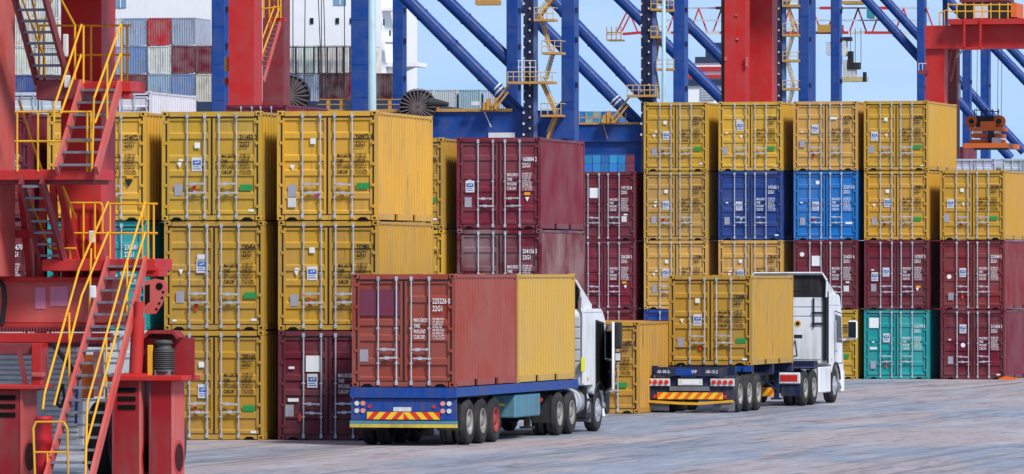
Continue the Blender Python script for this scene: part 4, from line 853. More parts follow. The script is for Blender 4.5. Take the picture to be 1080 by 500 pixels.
# travel motor under its red hood
a = F0.at(173, 400, -0.1); zt = F0.at(173, 358, -0.1).z
m = MB(); z0 = a.z+0.12; H = zt-z0; m.lathe([(0, 0.0), (0, 0.20), (0.06, 0.20), (0.07, 0.17), (H*0.12, 0.17)], (a.x, -0.1, z0), 'z', 16)
prof = []
for k in range(9):
    t = H*(0.14+k*0.06); prof += [(t, 0.205), (t+H*0.03, 0.205), (t+H*0.031, 0.185), (t+H*0.059, 0.185)]
m.lathe(prof+[(H*0.72, 0.205), (H*0.74, 0.15), (H*0.86, 0.15), (H*0.88, 0.19), (H*0.97, 0.17), (H, 0.0)], (a.x, -0.1, z0), 'z', 18)
mo = m.build('travel_motor', P_MOTOR, g1)
m = MB(); m.bbox(a.x-0.16, a.x+0.16, -0.26, 0.06, z0-0.10, z0+H*0.10, 0.02); m.build('gear_housing', P_FLAP, mo)
m = MB(); l = F0.at(156, 400, 0.2); r_ = F0.at(194, 400, 0.2); tz = F0.at(175, 350, 0.2).z; zb = l.z
pts_o = [(l.x, zb), (l.x, tz-0.12), (l.x+0.12, tz), (r_.x-0.12, tz), (r_.x, tz-0.12), (r_.x, zb)]
for k in range(5):
    (x0, z0_), (x1, z1_) = pts_o[k], pts_o[k+1]; m.bar((x0, 0.05, z0_), (x1, 0.05, z1_), 0.5, 0.06)
m.build('motor_hood', P_RTGB, g1); gbox('motor_mount', 155, 161, 364, 400, -0.2, 0.05, P_YEL)
gbox('hood_back', 158, 192, 352, 399, 0.30, 0.34, P_RTGD)
# actuator and plate bracket
m = MB(); q0 = F0.at(143, 394, -0.2); q1 = F0.at(146, 335, -0.2); m.tube(q0, q1, 0.13, 12); m.tube(q1, F0.at(147, 318, -0.2), 0.09, 10); m.build('actuator', P_RTG, g1)
m = MB(); m.tube(F0.at(118, 397, -0.3), F0.at(155, 397, -0.3), 0.06, 8); m.build('cross_tube', P_RTG, g1)
pp = [F0.at(x, y, 0.3) for x, y in ((152, 297), (163, 294), (174, 296), (176, 304), (170, 322), (164, 331), (152, 331))]
m = MB(); m.prism([(p.x, p.z) for p in pp], 'y', 0.3, 0.36); pb = m.build('bracket_plate', P_RTGL, g1)
for x, y, rr in ((168, 302, 0.07), (172, 308, 0.025), (171, 314, 0.025), (168, 320, 0.025), (165, 326, 0.025)):
    c = F0.at(x, y, 0.295); mm = MB(); mm.tube((c.x, 0.290, c.z), (c.x, 0.298, c.z), rr, 12); mm.build('hole', P_HOLE, pb)
sl = [F0.at(x, y, 0.295) for x, y in ((153, 301), (158, 300), (158, 318), (153, 322))]
m = MB(); m.prism([(p.x, p.z) for p in sl], 'y', 0.292, 0.298); m.build('hole', P_HOLE, pb)
gbox('post', 33, 43, 362, 412, 0.4, 0.9, P_RTG); gbox('cross_bar', -5, 43, 362, 374, 0.5, 0.8, P_RTGD); gbox('cross_bar', 33, 45, 393, 398, 0.35, 0.6, P_RTGL)
m = MB(); m.bar(F0.at(20, 368, 0.3), F0.at(28, 410, 0.2), 0.08, 0.08); m.build('brace', P_RTGD, g1)
m = MB(); m.bar(F0.at(55, 362, 0.6), F0.at(84, 400, 0.4), 0.07, 0.07); m.build('brace', P_CHAS, g1)
gbox('inner_panel', 98, 108, 370, 418, 0.3, 0.4, paint('panel_pink', (0.55, 0.22, 0.20), 0.6, 0.2)); gbox('inner_panel', 86, 98, 374, 420, 0.5, 0.6, P_ORNG)
m = MB(); m.tube(F0.at(82, 375, 0.2), F0.at(80, 450, 0.2), 0.03, 8); m.build('hose', P_TBLUE, g1)
m = MB(); m.path([F0.at(x, y, -0.5) for x, y in ((66, 405), (62, 415), (60, 425), (64, 430), (68, 420), (66, 405))], 0.03); m.build('cable_loop', P_CHAS, g1)
m = MB(); m.path([F0.at(x, y, 1.0) for x, y in ((-2, 296), (4, 302), (5, 318), (2, 342))], 0.05); m.build('cable', P_CHAS, g1)
# slatted power-unit housing behind the stairs
hs = gbox('power_unit', -30, 88, 358, 470, 3.4, 5.0, P_LOUV)
for k in range(14):
    gbox('slat', -30, 36, 364+k*5.4, 367.6+k*5.4, 3.36, 3.398, P_OFF, hs, 0.006)
for k in range(18):
    gbox('slat', 46, 82, 362+k*5.6, 365.8+k*5.6, 3.36, 3.398, P_OFF, hs, 0.006)
gbox('lamp_box', 66, 71, 36, 60, 0.5, 0.6, P_OFF); 
m = MB(); m.bbox(-0.06, 0.06, -0.05, 0.05, -0.12, 0.12, 0.02); m.build('lamp', P_OFF, g1, F0.at(71, 86, 0.5))
m = MB(); m.bbox(-0.06, 0.06, -0.05, 0.05, -0.12, 0.12, 0.02); m.build('lamp', P_OFF, g1, F0.at(98, 308, -0.3))
m = MB(); m.bbox(-0.06, 0.06, -0.05, 0.05, -0.12, 0.12, 0.02); m.build('lamp', P_OFF, g1, F0.at(97, 250, 1.8))

# foreground gantry: added shading slab and girder stubs (above the picture)
a = F0.at(90, 0, 0); zg = F0.at(0, -90, 0).z
m = MB(); m.box(a.x-1.2, a.x+5.6, 0.45, 1.95, 9.30, 9.48); m.build('shade_slab', P_RTG, g1)  # unseen slab added overhead to cast shade on the leg's front
for u0 in (0.0, 2.0):
    m = MB(); m.box(a.x-3.2, a.x+1.6, u0, u0+1.1, zg, zg+1.5); m.build('girder', P_RTG, g1)
# ------------------------------------------------------------------ far gantry cranes
def far_leg(F, parent, x0, x1, u, depth, ytop, mat, taper=1.0, shift=0.0):
    a = F.at(x0, ytop, u); b = F.at(x1, ytop, u); zt = a.z; w = (b.x-a.x); c = (a.x+b.x)/2
    m = MB(); wt = w*taper
    vs = [(c-w/2, u, 0), (c+w/2, u, 0), (c+w/2, u+depth, 0), (c-w/2, u+depth, 0), (c+shift-wt/2, u, zt), (c+shift+wt/2, u, zt), (c+shift+wt/2, u+depth, zt), (c+shift-wt/2, u+depth, zt)]
    m.add(vs, [(0, 3, 2, 1), (4, 5, 6, 7), (0, 1, 5, 4), (1, 2, 6, 5), (2, 3, 7, 6), (3, 0, 4, 7)]); o = m.build('leg', mat, parent); return o, c, zt
FG2 = Frame(255, 350, 12.5)
g2 = thing('gantry_crane', 'red yard gantry crane legs rising behind the maroon-bottomed yellow stack', 'gantry crane', FG2.O, FG2.yaw, 'red yard gantry cranes')
l1, c1, z1 = far_leg(FG2, g2, 240, 269, 0, 1.7, -60, P_RTG, 0.9); l2, c2, z2 = far_leg(FG2, g2, 277, 299, 6.5, 1.4, -60, P_RTGD, 1.0)  # darker maroon on the far leg paints its shade into the colour
m = MB(); m.box(c1-24, c1+0.8, -0.2, 2.2, z1, z1+1.6); m.build('girder', P_RTG, g2); m = MB(); m.box(c2-24, c2+0.8, 6.3, 8.7, z1, z1+1.6); m.build('girder', P_RTG, g2)
m = MB(); m.box(c1-0.5, c1+0.5, -1.5, 9.5, 0.9, 1.9); m.build('sill_beam', P_RTG, g2)
for uu in (0, 6.5):
    far = MB(); far.box(c1-23.8, c1-22.4, uu, uu+1.6, 0, z1); far.build('leg', P_RTG, g2)
m = MB(); far = m.box(c1-23.6, c1-22.6, -1.5, 9.5, 0.9, 1.9); m.build('sill_beam', P_RTG, g2)
for uu in (-0.8, 8.3):
    for xx in (c1, c1-23.1): wheel(g2, xx+0.25, uu, 0.75, 0.5, side=1, rim=P_RTG)
staircase(FG2, g2, (288, 19, 4.5), (297, 19, 4.5), (271, 86, 2.2), (278, 86, 2.2), 14, P_RTGL, P_TREAD, 0.07, 0.2, 0.22)
railing(FG2, g2, [(289, 2, 4.5), (291, -10, 4.5)], P_YEL, 0.05); railing(FG2, g2, [(278, -5, 4.2), (296, -5, 4.2)], P_YEL, 0.05, posts=[((x, -12, 4.2), (x, 19, 4.2)) for x in (278, 284, 293, 296)])
railing(FG2, g2, [(296, 5, 4.4), (276, 58, 2.2), (276, 62, 2.2)], P_YEL, 0.045); railing(FG2, g2, [(290, 5, 4.4), (271, 56, 2.2)], P_YEL, 0.045); railing(FG2, g2, [(271, 10, 3), (297, 7, 3)], P_YEL, 0.045)
for nm, x0, x1, y0, y1, u, mt in (('platform', 282, 300, 19, 22, 4.3, P_RTG), ('lamp_box', 268, 274, 10, 17, 1.9, P_OFF), ('bracket', 236, 242, 82, 88, 0.2, P_RTGD), ('bracket', 266, 274, 81, 88, 1.7, P_RTG), ('cable_tray', 269, 272, 20, 108, 1.75, P_LOUV), ('service_box', 236.5, 240, 60, 75, 0.3, P_WALK)):
    m = MB(); FG2.box(m, x0, x1, y0, y1, u, u+0.5); m.build(nm, mt, g2)
FG3 = Frame(790, 352, 12.5)
g3 = thing('gantry_crane', 'red yard gantry crane legs close together rising behind the four-high block', 'gantry crane', FG3.O, FG3.yaw, 'red yard gantry cranes')
far_leg(FG3, g3, 764, 776, 0.0, 1.2, -60, P_RTG); l1, c1, z1 = far_leg(FG3, g3, 775, 786, 0.12, 1.3, -60, P_RTG, 1.05); l2, c2, z2 = far_leg(FG3, g3, 791, 813, 3.0, 1.6, -60, P_RTG, 1.15)
m = MB(); FG3.box(m, 760.5, 763.6, -60, 108, 0.1, 0.3, True); m.build('cable_tray', P_CHAS, g3)
m = MB(); m.box(c1-1.5, c1+24, -0.2, 2.2, z1, z1+1.6); m.build('girder', P_RTG, g3); m = MB(); m.box(c2-0.8, c2+24, 2.8, 5.0, z1, z1+1.6); m.build('girder', P_RTG, g3)
m = MB(); m.box(c1-0.9, c1+0.9, -2.5, 9.5, 0.9, 1.9); m.build('sill_beam', P_RTG, g3)
for uu in (0.2, 3.2):
    m = MB(); m.box(c1+22.4, c1+23.8, uu, uu+1.6, 0, z1); m.build('leg', P_RTG, g3)
for x, y0, y1 in ((786, 60, 70), (764, 60, 64), (775, 15, 17), (776, 40, 42)):
    m = MB(); FG3.box(m, x, x+2.5, y0, y1, -0.06, 0.1); m.build('stiffener', P_RTGL, g3)
FG4 = Frame(985, 455, 12.5)
g4 = thing('gantry_crane', 'red yard gantry crane with horizontal girder and railed machinery deck on top', 'gantry crane', FG4.O, FG4.yaw, 'red yard gantry cranes')
far_leg(FG4, g4, 976, 996, 0, 1.6, 49, P_RTG); far_leg(FG4, g4, 998, 1009, 8, 1.5, 49, P_RTGD)
def fbox(F, parent, name, x0, x1, y0, y1, u0, u1, mat):
    m = MB(); F.box(m, x0, x1, y0, y1, u0, u1); return m.build(name, mat, parent)
fbox(FG4, g4, 'girder', 975.5, 1230, 27, 49.5, -0.3, 1.9, P_RTG); fbox(FG4, g4, 'girder', 999, 1250, 27, 49, 7.8, 9.8, P_RTG)
fbox(FG4, g4, 'end_tie', 978, 986, 29, 47, 1.9, 7.8, P_RTG)
for uu in (0.0, 8.0):
    fbox(FG4, g4, 'leg', 1215, 1238, 49.5, 545, uu, uu+1.5, P_RTG)
a = FG4.at(986, 49, 0)
m = MB(); m.box(a.x-0.5, a.x+0.5, -1.5, 10.5, 0.8, 1.9); m.build('sill_beam', P_RTG, g4)
dk = fbox(FG4, g4, 'deck', 1000, 1110, 20, 25, -1.2, 8.0, P_RTG); fbox(FG4, g4, 'trolley_frame', 1002, 1100, 25, 27, -0.2, 8.0, P_RTGD)
for x in (1017, 1034): fbox(FG4, g4, 'ladder_rail', x-1, x+1, 20, 50, -1.3, -1.15, P_RTG)
fbox(FG4, g4, 'cross_bracket', 1015, 1036, 49.5, 52, -1.25, 0, P_RTG)
railing(FG4, g4, [(1000, 5, -1.1), (1066, 5, -1.1)], P_YEL, 0.05, posts=[((x, 3, -1.1), (x, 20, -1.1)) for x in range(1000, 1067, 9)]); railing(FG4, g4, [(1000, 12, -1.1), (1066, 12, -1.1)], P_YEL, 0.05)
railing(FG4, g4, [(990, 14, -0.2), (1000, 10, -0.2)], P_YEL, 0.05, posts=[((991, 14, -0.2), (991, 27, -0.2)), ((996, 12, -0.2), (996, 27, -0.2))])
for nm, x0, x1, y0, y1, mt in (('machine_house', 1010, 1027, 4, 19, P_CHAS), ('winch_drum', 1028, 1042, 6, 19, P_OFF), ('machine_house', 1043, 1064, 1, 19, P_CHAS), ('service_box', 1066, 1072, 3, 18, P_ORNG), ('canopy', 1012, 1062, -2, 2, P_RTGD)):
    fbox(FG4, g4, nm, x0, x1, y0, y1, 0.6, 4, mt)
fbox(FG4, g4, 'platform', 969, 977, 74, 78, -0.6, 1.0, P_RTGD); railing(FG4, g4, [(969, 67, -0.5), (977, 67, -0.5)], P_OFF, 0.03, posts=[((969, 67, -0.5), (969, 75, -0.5)), ((973, 67, -0.5), (973, 75, -0.5))])
staircase(FG4, g4, (1003, 55, 6.8), (1009, 55, 6.8), (998, 85, 4.5), (1003, 85, 4.5), 8, P_RTGL, P_TREAD, 0.08, 0.2)
for x0, y0, x1, y1 in ((1009, 60, 1016, 52), (1012, 88, 1012, 105)):
    m = MB(); m.bar(FG4.at(x0, y0, 7), FG4.at(x1, y1, 7), 0.15, 0.15); m.build('brace', P_OFF, g4)
# orange spreader on its ropes
FS = Frame(1038, 458, 12.5)
sp = thing('hoist_spreader', 'orange container spreader hanging on ropes below the red gantry girder', 'spreader', FS.O, FS.yaw)
fbox(FS, sp, 'spreader_beam', 1016, 1062, 151, 156, -0.2, 6.0, P_ORNG); fbox(FS, sp, 'end_beam', 1027, 1063, 156, 158, -0.25, 0.2, P_CHAS)
fbox(FS, sp, 'lower_frame', 1022, 1056, 147, 151.2, 1.2, 3.6, P_ORNG); fbox(FS, sp, 'head_block', 1022, 1057, 134, 138, 1.0, 3.8, P_ORNG); fbox(FS, sp, 'head_block', 1024, 1056, 141, 145, 1.2, 3.6, P_ORNG); fbox(FS, sp, 'cable_basket', 1042, 1048, 138, 150, 0.9, 2.0, P_CHAS)
fbox(FS, sp, 'control_box', 1046, 1055, 145.3, 150.8, 0.8, 1.2, P_OFF); fbox(FS, sp, 'control_box', 1026, 1036, 138.3, 140.8, 1.0, 2.0, P_OFF); fbox(FS, sp, 'control_box', 1046, 1054, 138.3, 140.8, 1.0, 2.0, P_OFF)
for x in (1025, 1054):
    c = FS.at(x, 128, 1.4); m = MB(); m.lathe([(-0.2, 0.0), (-0.2, 0.42), (-0.05, 0.36), (0.05, 0.36), (0.2, 0.42), (0.2, 0.0)], (c.x, 1.4, c.z), 'y', 18); sh = m.build('rope_sheave', P_ORNG, sp)
    m = MB(); m.tube((c.x, 1.15, c.z), (c.x, 1.2, c.z), 0.2, 12); m.build('sheave_hub', P_CHAS, sh)
fbox(FS, sp, 'sheave_frame', 1030, 1048, 122, 134, 1.2, 2.0, P_CHAS); fbox(FS, sp, 'sheave_frame', 1034, 1050, 128, 134, 1.0, 1.2, P_ORNG)
railing(FS, sp, [(1028, 116, 1.4), (1054, 118, 1.4)], P_CHAS, 0.04, posts=[((x, 115, 1.4), (x, 124, 1.4)) for x in (1028, 1035, 1040, 1047, 1053)])
for x in (1022, 1030, 1041, 1052, 1056):
    m = MB(); m.tube(FS.at(x, 125, 1.4), FS.at(x+1, 26, 1.4), 0.018, 5); m.build('rope', P_CABLE, sp)

# ------------------------------------------------------------------ blue quay cranes
def quay_crane(F, label, legs, diags, beams):
    t = thing('quay_crane', label, 'quay crane', F.O, F.yaw, 'blue quay cranes')
    for x0, x1, u, dep in legs:
        fbox(F, t, 'leg', x0, x1, -70, 600, u, u+dep, P_BLUE) if False else None
        a = F.at(x0, -70, u); b = F.at(x1, -70, u); m = MB(); m.bbox(a.x, b.x, u, u+dep, 0.0, a.z, 0.05); lg = m.build('leg', P_BLUE, t)
        for yy in (8, 47, 88):
            p = F.at(x1, yy+random.uniform(-6, 6), u); m = MB(); m.box(b.x-0.02, b.x+0.22, u+0.2, u+0.6, p.z-0.25, p.z+0.25); m.build('cable_clamp', P_NAVY, lg)
            m = MB(); m.box(a.x+0.01, b.x-0.01, u-0.03, u-0.001, p.z-1.6, p.z-1.5); m.build('weld_band', P_BLUE, lg)
    for x0, y0, x1, y1, u, r in diags:
        k = (y1-y0)/(x1-x0); xa = x0-(y0+60)/k
        m = MB(); m.tube(F.at(xa, -60, u), F.at(x1, y1, u), r, 16); d = m.build('diagonal_strut', P_BLUE, t)
        A, B = F.at(xa, -60, u), F.at(x1, y1, u)
        for f in (0.42, 0.60, 0.78):
            p = A.lerp(B, f); m = MB(); m.tube(p, p+(B-A).normalized()*0.16, r*1.09, 16); m.build('flange', P_BLUE, d)
        m = MB(); off = Vector((0, -r*0.9, r*0.55)); m.tube(A+off, B+off, 0.05, 5); m.build('cable_conduit', P_CABLE, d)
    for x0, x1, y0, y1, u, dep in beams:
        fbox(F, t, 'portal_beam', x0, x1, y0, y1, u, u+dep, P_BLUE)
    return t
def lift_shaft(F, t, x0, x1, u, step=11.5, ybot=300):
    a = F.at(x0, -60, u); b = F.at(x1, ybot, u); m = MB(); m.box(a.x, b.x, u, u+1.2, 0, a.z); s = m.build('lift_shaft', P_NAVY, t)
    y = 4
    while y < 150:
        c = F.at(x0+0.6, y, u); m = MB(); m.box(c.x-0.07, c.x+0.07, u-0.25, u-0.001, c.z-0.10, c.z+0.10); m.build('bracket', P_OFF, s)
        c = F.at(x1-2.5, y+5, u); m = MB(); m.box(c.x-0.06, c.x+0.06, u-0.2, u-0.001, c.z-0.09, c.z+0.09); m.build('bracket', P_OFF, s)
        y += step
    m = MB(); a = F.at(x1+0.3, -60, u); b = F.at(x1+4.0, 300, u); m.box(a.x, b.x, u+0.3, u+0.8, 0, a.z); m.build('cable_duct', paint('duct_grey_blue', (0.10, 0.15, 0.33), 0.5, 0.3), t)
def landing(F, t, x0, x1, y, u, rail=9.0, mid=True, dep=2.0, mat=None):
    mat = mat or P_WALK
    pl = fbox(F, t, 'landing', x0, x1, y, y+2.2, u, u+dep, mat)
    m = MB(); r = 0.045
    n = max(2, int((x1-x0)/6)+1)
    for k in range(n):
        x = x0+0.5+(x1-x0-1)*k/(n-1); m.tube(F.at(x, y-rail, u+0.05), F.at(x, y, u+0.05), r, 5)
    for f in (1.0, 0.5): m.tube(F.at(x0, y-rail*f, u+0.05), F.at(x1, y-rail*f, u+0.05), r, 5)
    for x in (x0+0.4, x1-0.4):
        p = F.at(x, y-rail, u+0.05); m.tube(p, (p.x, u+dep-0.05, p.z), r, 5)
    m.build('railing', paint('rail_pale_ochre', (0.58, 0.40, 0.16), 0.5, 0.3), pl)
    return pl
def flight(F, t, x0, y0, x1, y1, u, w=0.8, rail=8):
    a = F.at(x0, y0, u); b = F.at(x1, y1, u); n = 9
    m = MB(); m.bar(a, b, 0.06, 0.22); o = m.build('stair_flight', P_WALK, t)
    m = MB(); m.bar(a+Vector((0, w, 0)), b+Vector((0, w, 0)), 0.06, 0.22); m.build('stringer', P_WALK, o)
    m = MB()
    for k in range(n):
        p = a.lerp(b, (k+.5)/n); m.box(p.x-0.12, p.x+0.12, p.y, p.y+w, p.z-0.03, p.z)
    j = m.build('treads', P_TREAD, o); j['kind'] = 'stuff'
    m = MB()
    for dy in (0, w):
        m.tube(F.at(x0, y0-rail, u)+Vector((0, dy, 0)), F.at(x1, y1-rail, u)+Vector((0, dy, 0)), 0.04, 5)
        m.tube(F.at(x0, y0-rail*.5, u)+Vector((0, dy, 0)), F.at(x1, y1-rail*.5, u)+Vector((0, dy, 0)), 0.03, 5)
    m.build('handrail', MATS['rail_pale_ochre'], o)
def reel(F, t, x, y, u, rpx):
    c = F.at(x, y, u); r = (F.at(x+rpx, y, u)-c).length
    m = MB(); n = 32
    m.lathe([(-0.25, r*0.97), (-0.25, r), (0.25, r), (0.25, r*0.97)], (c.x, u, c.z), 'y', n); o = m.build('cable_reel', P_CABLE, t)
    for k in range(24):
        an = 2*math.pi*k/24; m = MB(); m.bar((c.x, u-0.24, c.z), (c.x+r*math.cos(an), u-0.24, c.z+r*math.sin(an)), 0.06, 0.10); m.build('spoke', paint('reel_spoke', (0.16, 0.12, 0.11), 0.6, 0.3), o)
    m = MB(); m.lathe([(-0.1, 0), (-0.1, r*0.93), (0.15, r*0.93), (0.15, 0)], (c.x, u, c.z), 'y', n); m.build('cable_coil', P_CABLE, o)
    m = MB(); m.box(c.x-0.3, c.x+0.3, u+0.3, u+0.8, 0, c.z); m.build('reel_post', P_BLUE, t)
paint('rail_pale_ochre', (0.58, 0.40, 0.16), 0.5, 0.3)
# crane whose seaward legs stand by the white ship
FA = Frame(480, 620, 12.5)
cA = quay_crane(FA, 'blue quay crane with cable reel and yellow zigzag stairs above the maroon stack', [(370, 390, 0, 2.2), (414, 425, 14, 1.6), (534, 546, 14, 1.6), (592, 606, 4, 2.0)],
    [(430, 0, 548, 119, 2.0, 0.62), (471, 0, 545, 72, 14.8, 0.62)], [(392, 606, 117.5, 146, 1.2, 1.8), (424, 540, 119, 146, 15.9, 1.2)])
m = MB(); q = [FA.at(x, y, 5.0) for x, y in ((606, 95), (582, 118), (560, 119), (560, 146), (606, 146))]; m.prism([(p.x, p.z) for p in q], 'y', 4.3, 5.6); m.build('gusset', P_BLUE, cA)
lift_shaft(FA, cA, 552, 561.5, 0.0)
landing(FA, cA, 535, 583, 86, -0.8, 10); landing(FA, cA, 563, 584, 20, -0.6, 12); landing(FA, cA, 571, 592, 55, -0.6, 12); landing(FA, cA, 570, 592, 121, -0.6, 12)
m = MB(); [m.path([FA.at(x, 86, -0.7), FA.at(x, 64, -0.7)], 0.04, 5) for x in (547, 553, 559, 565)]; m.path([FA.at(546, 64, -0.7), FA.at(565, 64, -0.7)], 0.04, 5); m.path([FA.at(546, 71, -0.7), FA.at(565, 71, -0.7)], 0.04, 5); m.build('cage', P_OFF, cA)
for a in ((586, -6, 567, 19), (570, 21, 579, 54), (583, 57, 575, 84), (571, 88, 585, 119), (587, 122, 577, 147)): flight(FA, cA, *a, 0.4)
wk = fbox(FA, cA, 'walkway', 335, 540, 115.5, 117.5, 0.9, 2.2, P_WALK)
m = MB()
for f in (10.5, 5.2): m.tube(FA.at(335, 115.5-f, 0.95), FA.at(448, 115.5-f, 0.95), 0.05, 5)
m.build('railing', P_WALK, wk)
for x in (346, 360, 380, 411, 427, 444, 461): 
    m = MB(); FA.box(m, x-1.6, x+1.6, 105, 115.5, 0.95, 1.2); m.build('post', P_WALK, wk)
reel(FA, cA, 441, 113, 0.0, 19); reel(FA, cA, 305, 101, -1.0, 22)
m = MB(); m.tube(FA.at(453, 108, 0), FA.at(473, 110, 0), 0.5, 10, 0.2); m.build('reel_drive', P_CABLE, cA)
for x0, y0, x1, y1 in ((519, 112, 537, 89), (522, 115, 536, 97)):
    m = MB(); m.bar(FA.at(x0, y0, -0.3), FA.at(x1, y1, -0.3), 0.12, 0.18); m.build('access_ramp', P_WALK, cA)
for x, y in ((509, 108), (513, 104), (517, 110), (521, 103)):
    m = MB(); FA.box(m, x, x+3, y, 116, -0.2, 0.6); m.build('service_box', P_WALK, cA)
for x, y in ((524, 92), (526, 96)):
    m = MB(); c = FA.at(x, y, 2.0); c2 = FA.at(x+1.3, y+1.2, 2.0); m.tube(c, c2, 0.66, 16); m.build('strut_band', P_OFF, cA)
fbox(FA, cA, 'sign_board', 515, 543, 140, 146, 0.9, 1.1, P_OFF)
m = MB(); m.bar(FA.at(511, 118, 0.8), FA.at(518, 134, 0.8), 0.08, 0.08); m.build('chute', P_OFF, cA)
fbox(FA, cA, 'flood_lamp', 497, 505, 107, 111, -0.2, 0.3, P_OFF)
m = MB(); FA.box(m, 501, 525, 0, 5, -0.5, 1.0); m.build('hanging_platform', P_WALK, cA)
for x in (503, 510, 523):
    m = MB(); m.bar(FA.at(x, 1, 0), FA.at(x+3, -40, 0), 0.15, 0.15); m.build('hanger', P_ORNG, cA)
# next crane along the quay
FB = Frame(640, 672, 12.5)
cB = quay_crane(FB, 'blue quay crane standing just left of the pale lamp pole, twin diagonal struts', [(710, 722, 0, 2.0), (536, 545, 20, 1.4)],
    [(545, 0, 677, 134, 2.0, 0.62), (583, 0, 690, 113, 15, 0.62)], [(560, 712, 131, 149, 1.0, 1.8), (560, 700, 149.5, 162.5, 1.4, 1.5), (669, 676, 162, 200, 1.4, 1.5)])
lift_shaft(FB, cB, 676, 687, -0.4)
landing(FB, cB, 661, 692, 100, -1.0, 10); 
for y in (9, 38): landing(FB, cB, 686, 700, y, -0.6, 10)
for y in (10, 72): landing(FB, cB, 692, 711, y, -0.4, 9)
for a in ((694, -4, 688, 10), (688, 12, 693, 38), (694, 41, 690, 72), (690, 74, 694, 104)): flight(FB, cB, *a, 0.4)
wk = fbox(FB, cB, 'walkway', 609, 680, 129.3, 131, 0.8, 2.0, P_WALK)
m = MB(); m.tube(FB.at(609, 124, 0.85), FB.at(660, 124, 0.85), 0.05, 5); [m.tube(FB.at(x, 119, 0.85), FB.at(x, 130, 0.85), 0.05, 5) for x in range(611, 662, 7)]; m.build('railing', P_WALK, wk)
for x0, y0, x1, y1 in ((645, 126, 664, 102), (648, 129, 663, 110)):
    m = MB(); m.bar(FB.at(x0, y0, -0.3), FB.at(x1, y1, -0.3), 0.12, 0.18); m.build('access_ramp', P_WALK, cB)
for x, y in ((636, 121), (640, 117), (644, 122)):
    m = MB(); FB.box(m, x, x+3, y, 130, -0.2, 0.6); m.build('service_box', P_WALK, cB)
for x, y in ((648, 105), (651, 108)):
    m = MB(); c = FB.at(x, y, 2.0); c2 = FB.at(x+1.2, y+1.2, 2.0); m.tube(c, c2, 0.66, 16); m.build('strut_band', P_OFF, cB)
m = MB(); m.bar(FB.at(636, 131, 0.7), FB.at(641, 146, 0.7), 0.08, 0.08); m.build('chute', P_WALK, cB)
FC = Frame(790, 730, 12.5)
cC = quay_crane(FC, 'blue quay crane with thick leg standing right of the paired red gantry legs', [(842, 853, 0, 4.5), (876, 885.5, 8, 1.6)], [(655, 0, 775, 118, 2.0, 0.62), (700, 0, 780, 80, 15, 0.62)], [(770, 850, 137, 160, 1.5, 1.8)])
lift_shaft(FC, cC, 817, 824, -1.0)
for y in (5, 36, 63, 93): landing(FC, cC, 825, 842, y, -1.2, 8 if y != 36 else 11)
for a in ((836, -6, 829, 5), (830, 8, 837, 35), (836, 39, 829, 62), (829, 66, 837, 92), (836, 96, 830, 116)): flight(FC, cC, *a, -0.9)
FD = Frame(960, 900, 12.5)
cD = quay_crane(FD, 'blue quay crane with long struts crossing behind the orange spreader', [(967, 975, 0, 2.0), (1015, 1023, 6, 1.8)], [(914, 0, 1066, 167, 2.5, 0.62), (934, 0, 1080, 160, 12, 0.62)], [(1020, 1085, 168, 186, 1, 2)])
FE = Frame(1060, 960, 12.5)
cE = quay_crane(FE, 'blue quay crane standing farthest along the quay beyond the red girder', [(1034, 1043, 0, 2.0), (994, 999, 3, 1.5)], [(1000, 0, 1150, 157, 2.5, 0.65), (1018, 0, 1160, 150, 12, 0.65)], [(1100, 1170, 165, 185, 1, 2)])
FZ = Frame(232, 600, 12.5)
cZ = quay_crane(FZ, 'blue quay crane leg standing between the ship cargo and the red gantry', [(223, 237, 0, 2.6), (-75, -60, 0, 2.6)], [], [(-65, 225, 125, 150, 0.4, 1.8)])

# ------------------------------------------------------------------ far red and white boom
FX = Frame(800, 1050, 12.5)
bm = thing('boom_crane', 'distant quay crane with red and white lattice boom', 'quay crane', FX.O, FX.yaw)
for x in (768, 849): 
    a = FX.at(x, -60, 0); m = MB(); m.box(a.x-0.8, a.x+0.8, 0, 1.6, 0, a.z); m.build('leg', P_BLUE, bm)
xs = [640+k*17 for k in range(21)]
for k in range(20):
    m = MB(); m.bar(FX.at(xs[k], 34.5 if k > 1 else 36, 0), FX.at(xs[k+1], 34.5, 0), 0.45, 0.42); m.build('chord', P_BOOMR if k % 3 else P_OFF, bm)
m = MB(); m.bar(FX.at(700, 21.5, 0), FX.at(980, 21.5, 0), 0.2, 0.22); m.bar(FX.at(700, 8.5, 2.5), FX.at(980, 8.5, 2.5), 0.25, 0.25); m.build('upper_chord', P_CABG, bm)
for x in range(704, 980, 24):
    m = MB(); m.bar(FX.at(x, 34, 0), FX.at(x+9, 9, 1.5), 0.18, 0.18); m.bar(FX.at(x+9, 9, 1.5), FX.at(x+18, 34, 0), 0.18, 0.18); m.build('lattice_bar', P_BOOMR, bm)
for k in range(5):
    m = MB(); x = 700+k*55; m.bar(FX.at(x, 8.5, 2.4), FX.at(x+24, 8.5, 2.4), 0.4, 0.45); m.build('chord', P_BOOMR, bm)
for x0, y0, x1, y1 in ((650, 35, 662, 11), (673, 35, 663, 11), (661, 11, 676, 12), (655, 35, 667, 11)):
    m = MB(); m.bar(FX.at(x0, y0, 0), FX.at(x1, y1, 0), 0.2, 0.22); m.build('mast_bar', P_BOOMR, bm)
fbox(FX, bm, 'tip_platform', 640, 655, 41.5, 43, -1, 2, P_WALK); railing(FX, bm, [(640, 34, -1), (655, 34, -1)], P_WALK, 0.09, posts=[((x, 28, -1), (x, 42, -1)) for x in (640, 645, 650, 655)])
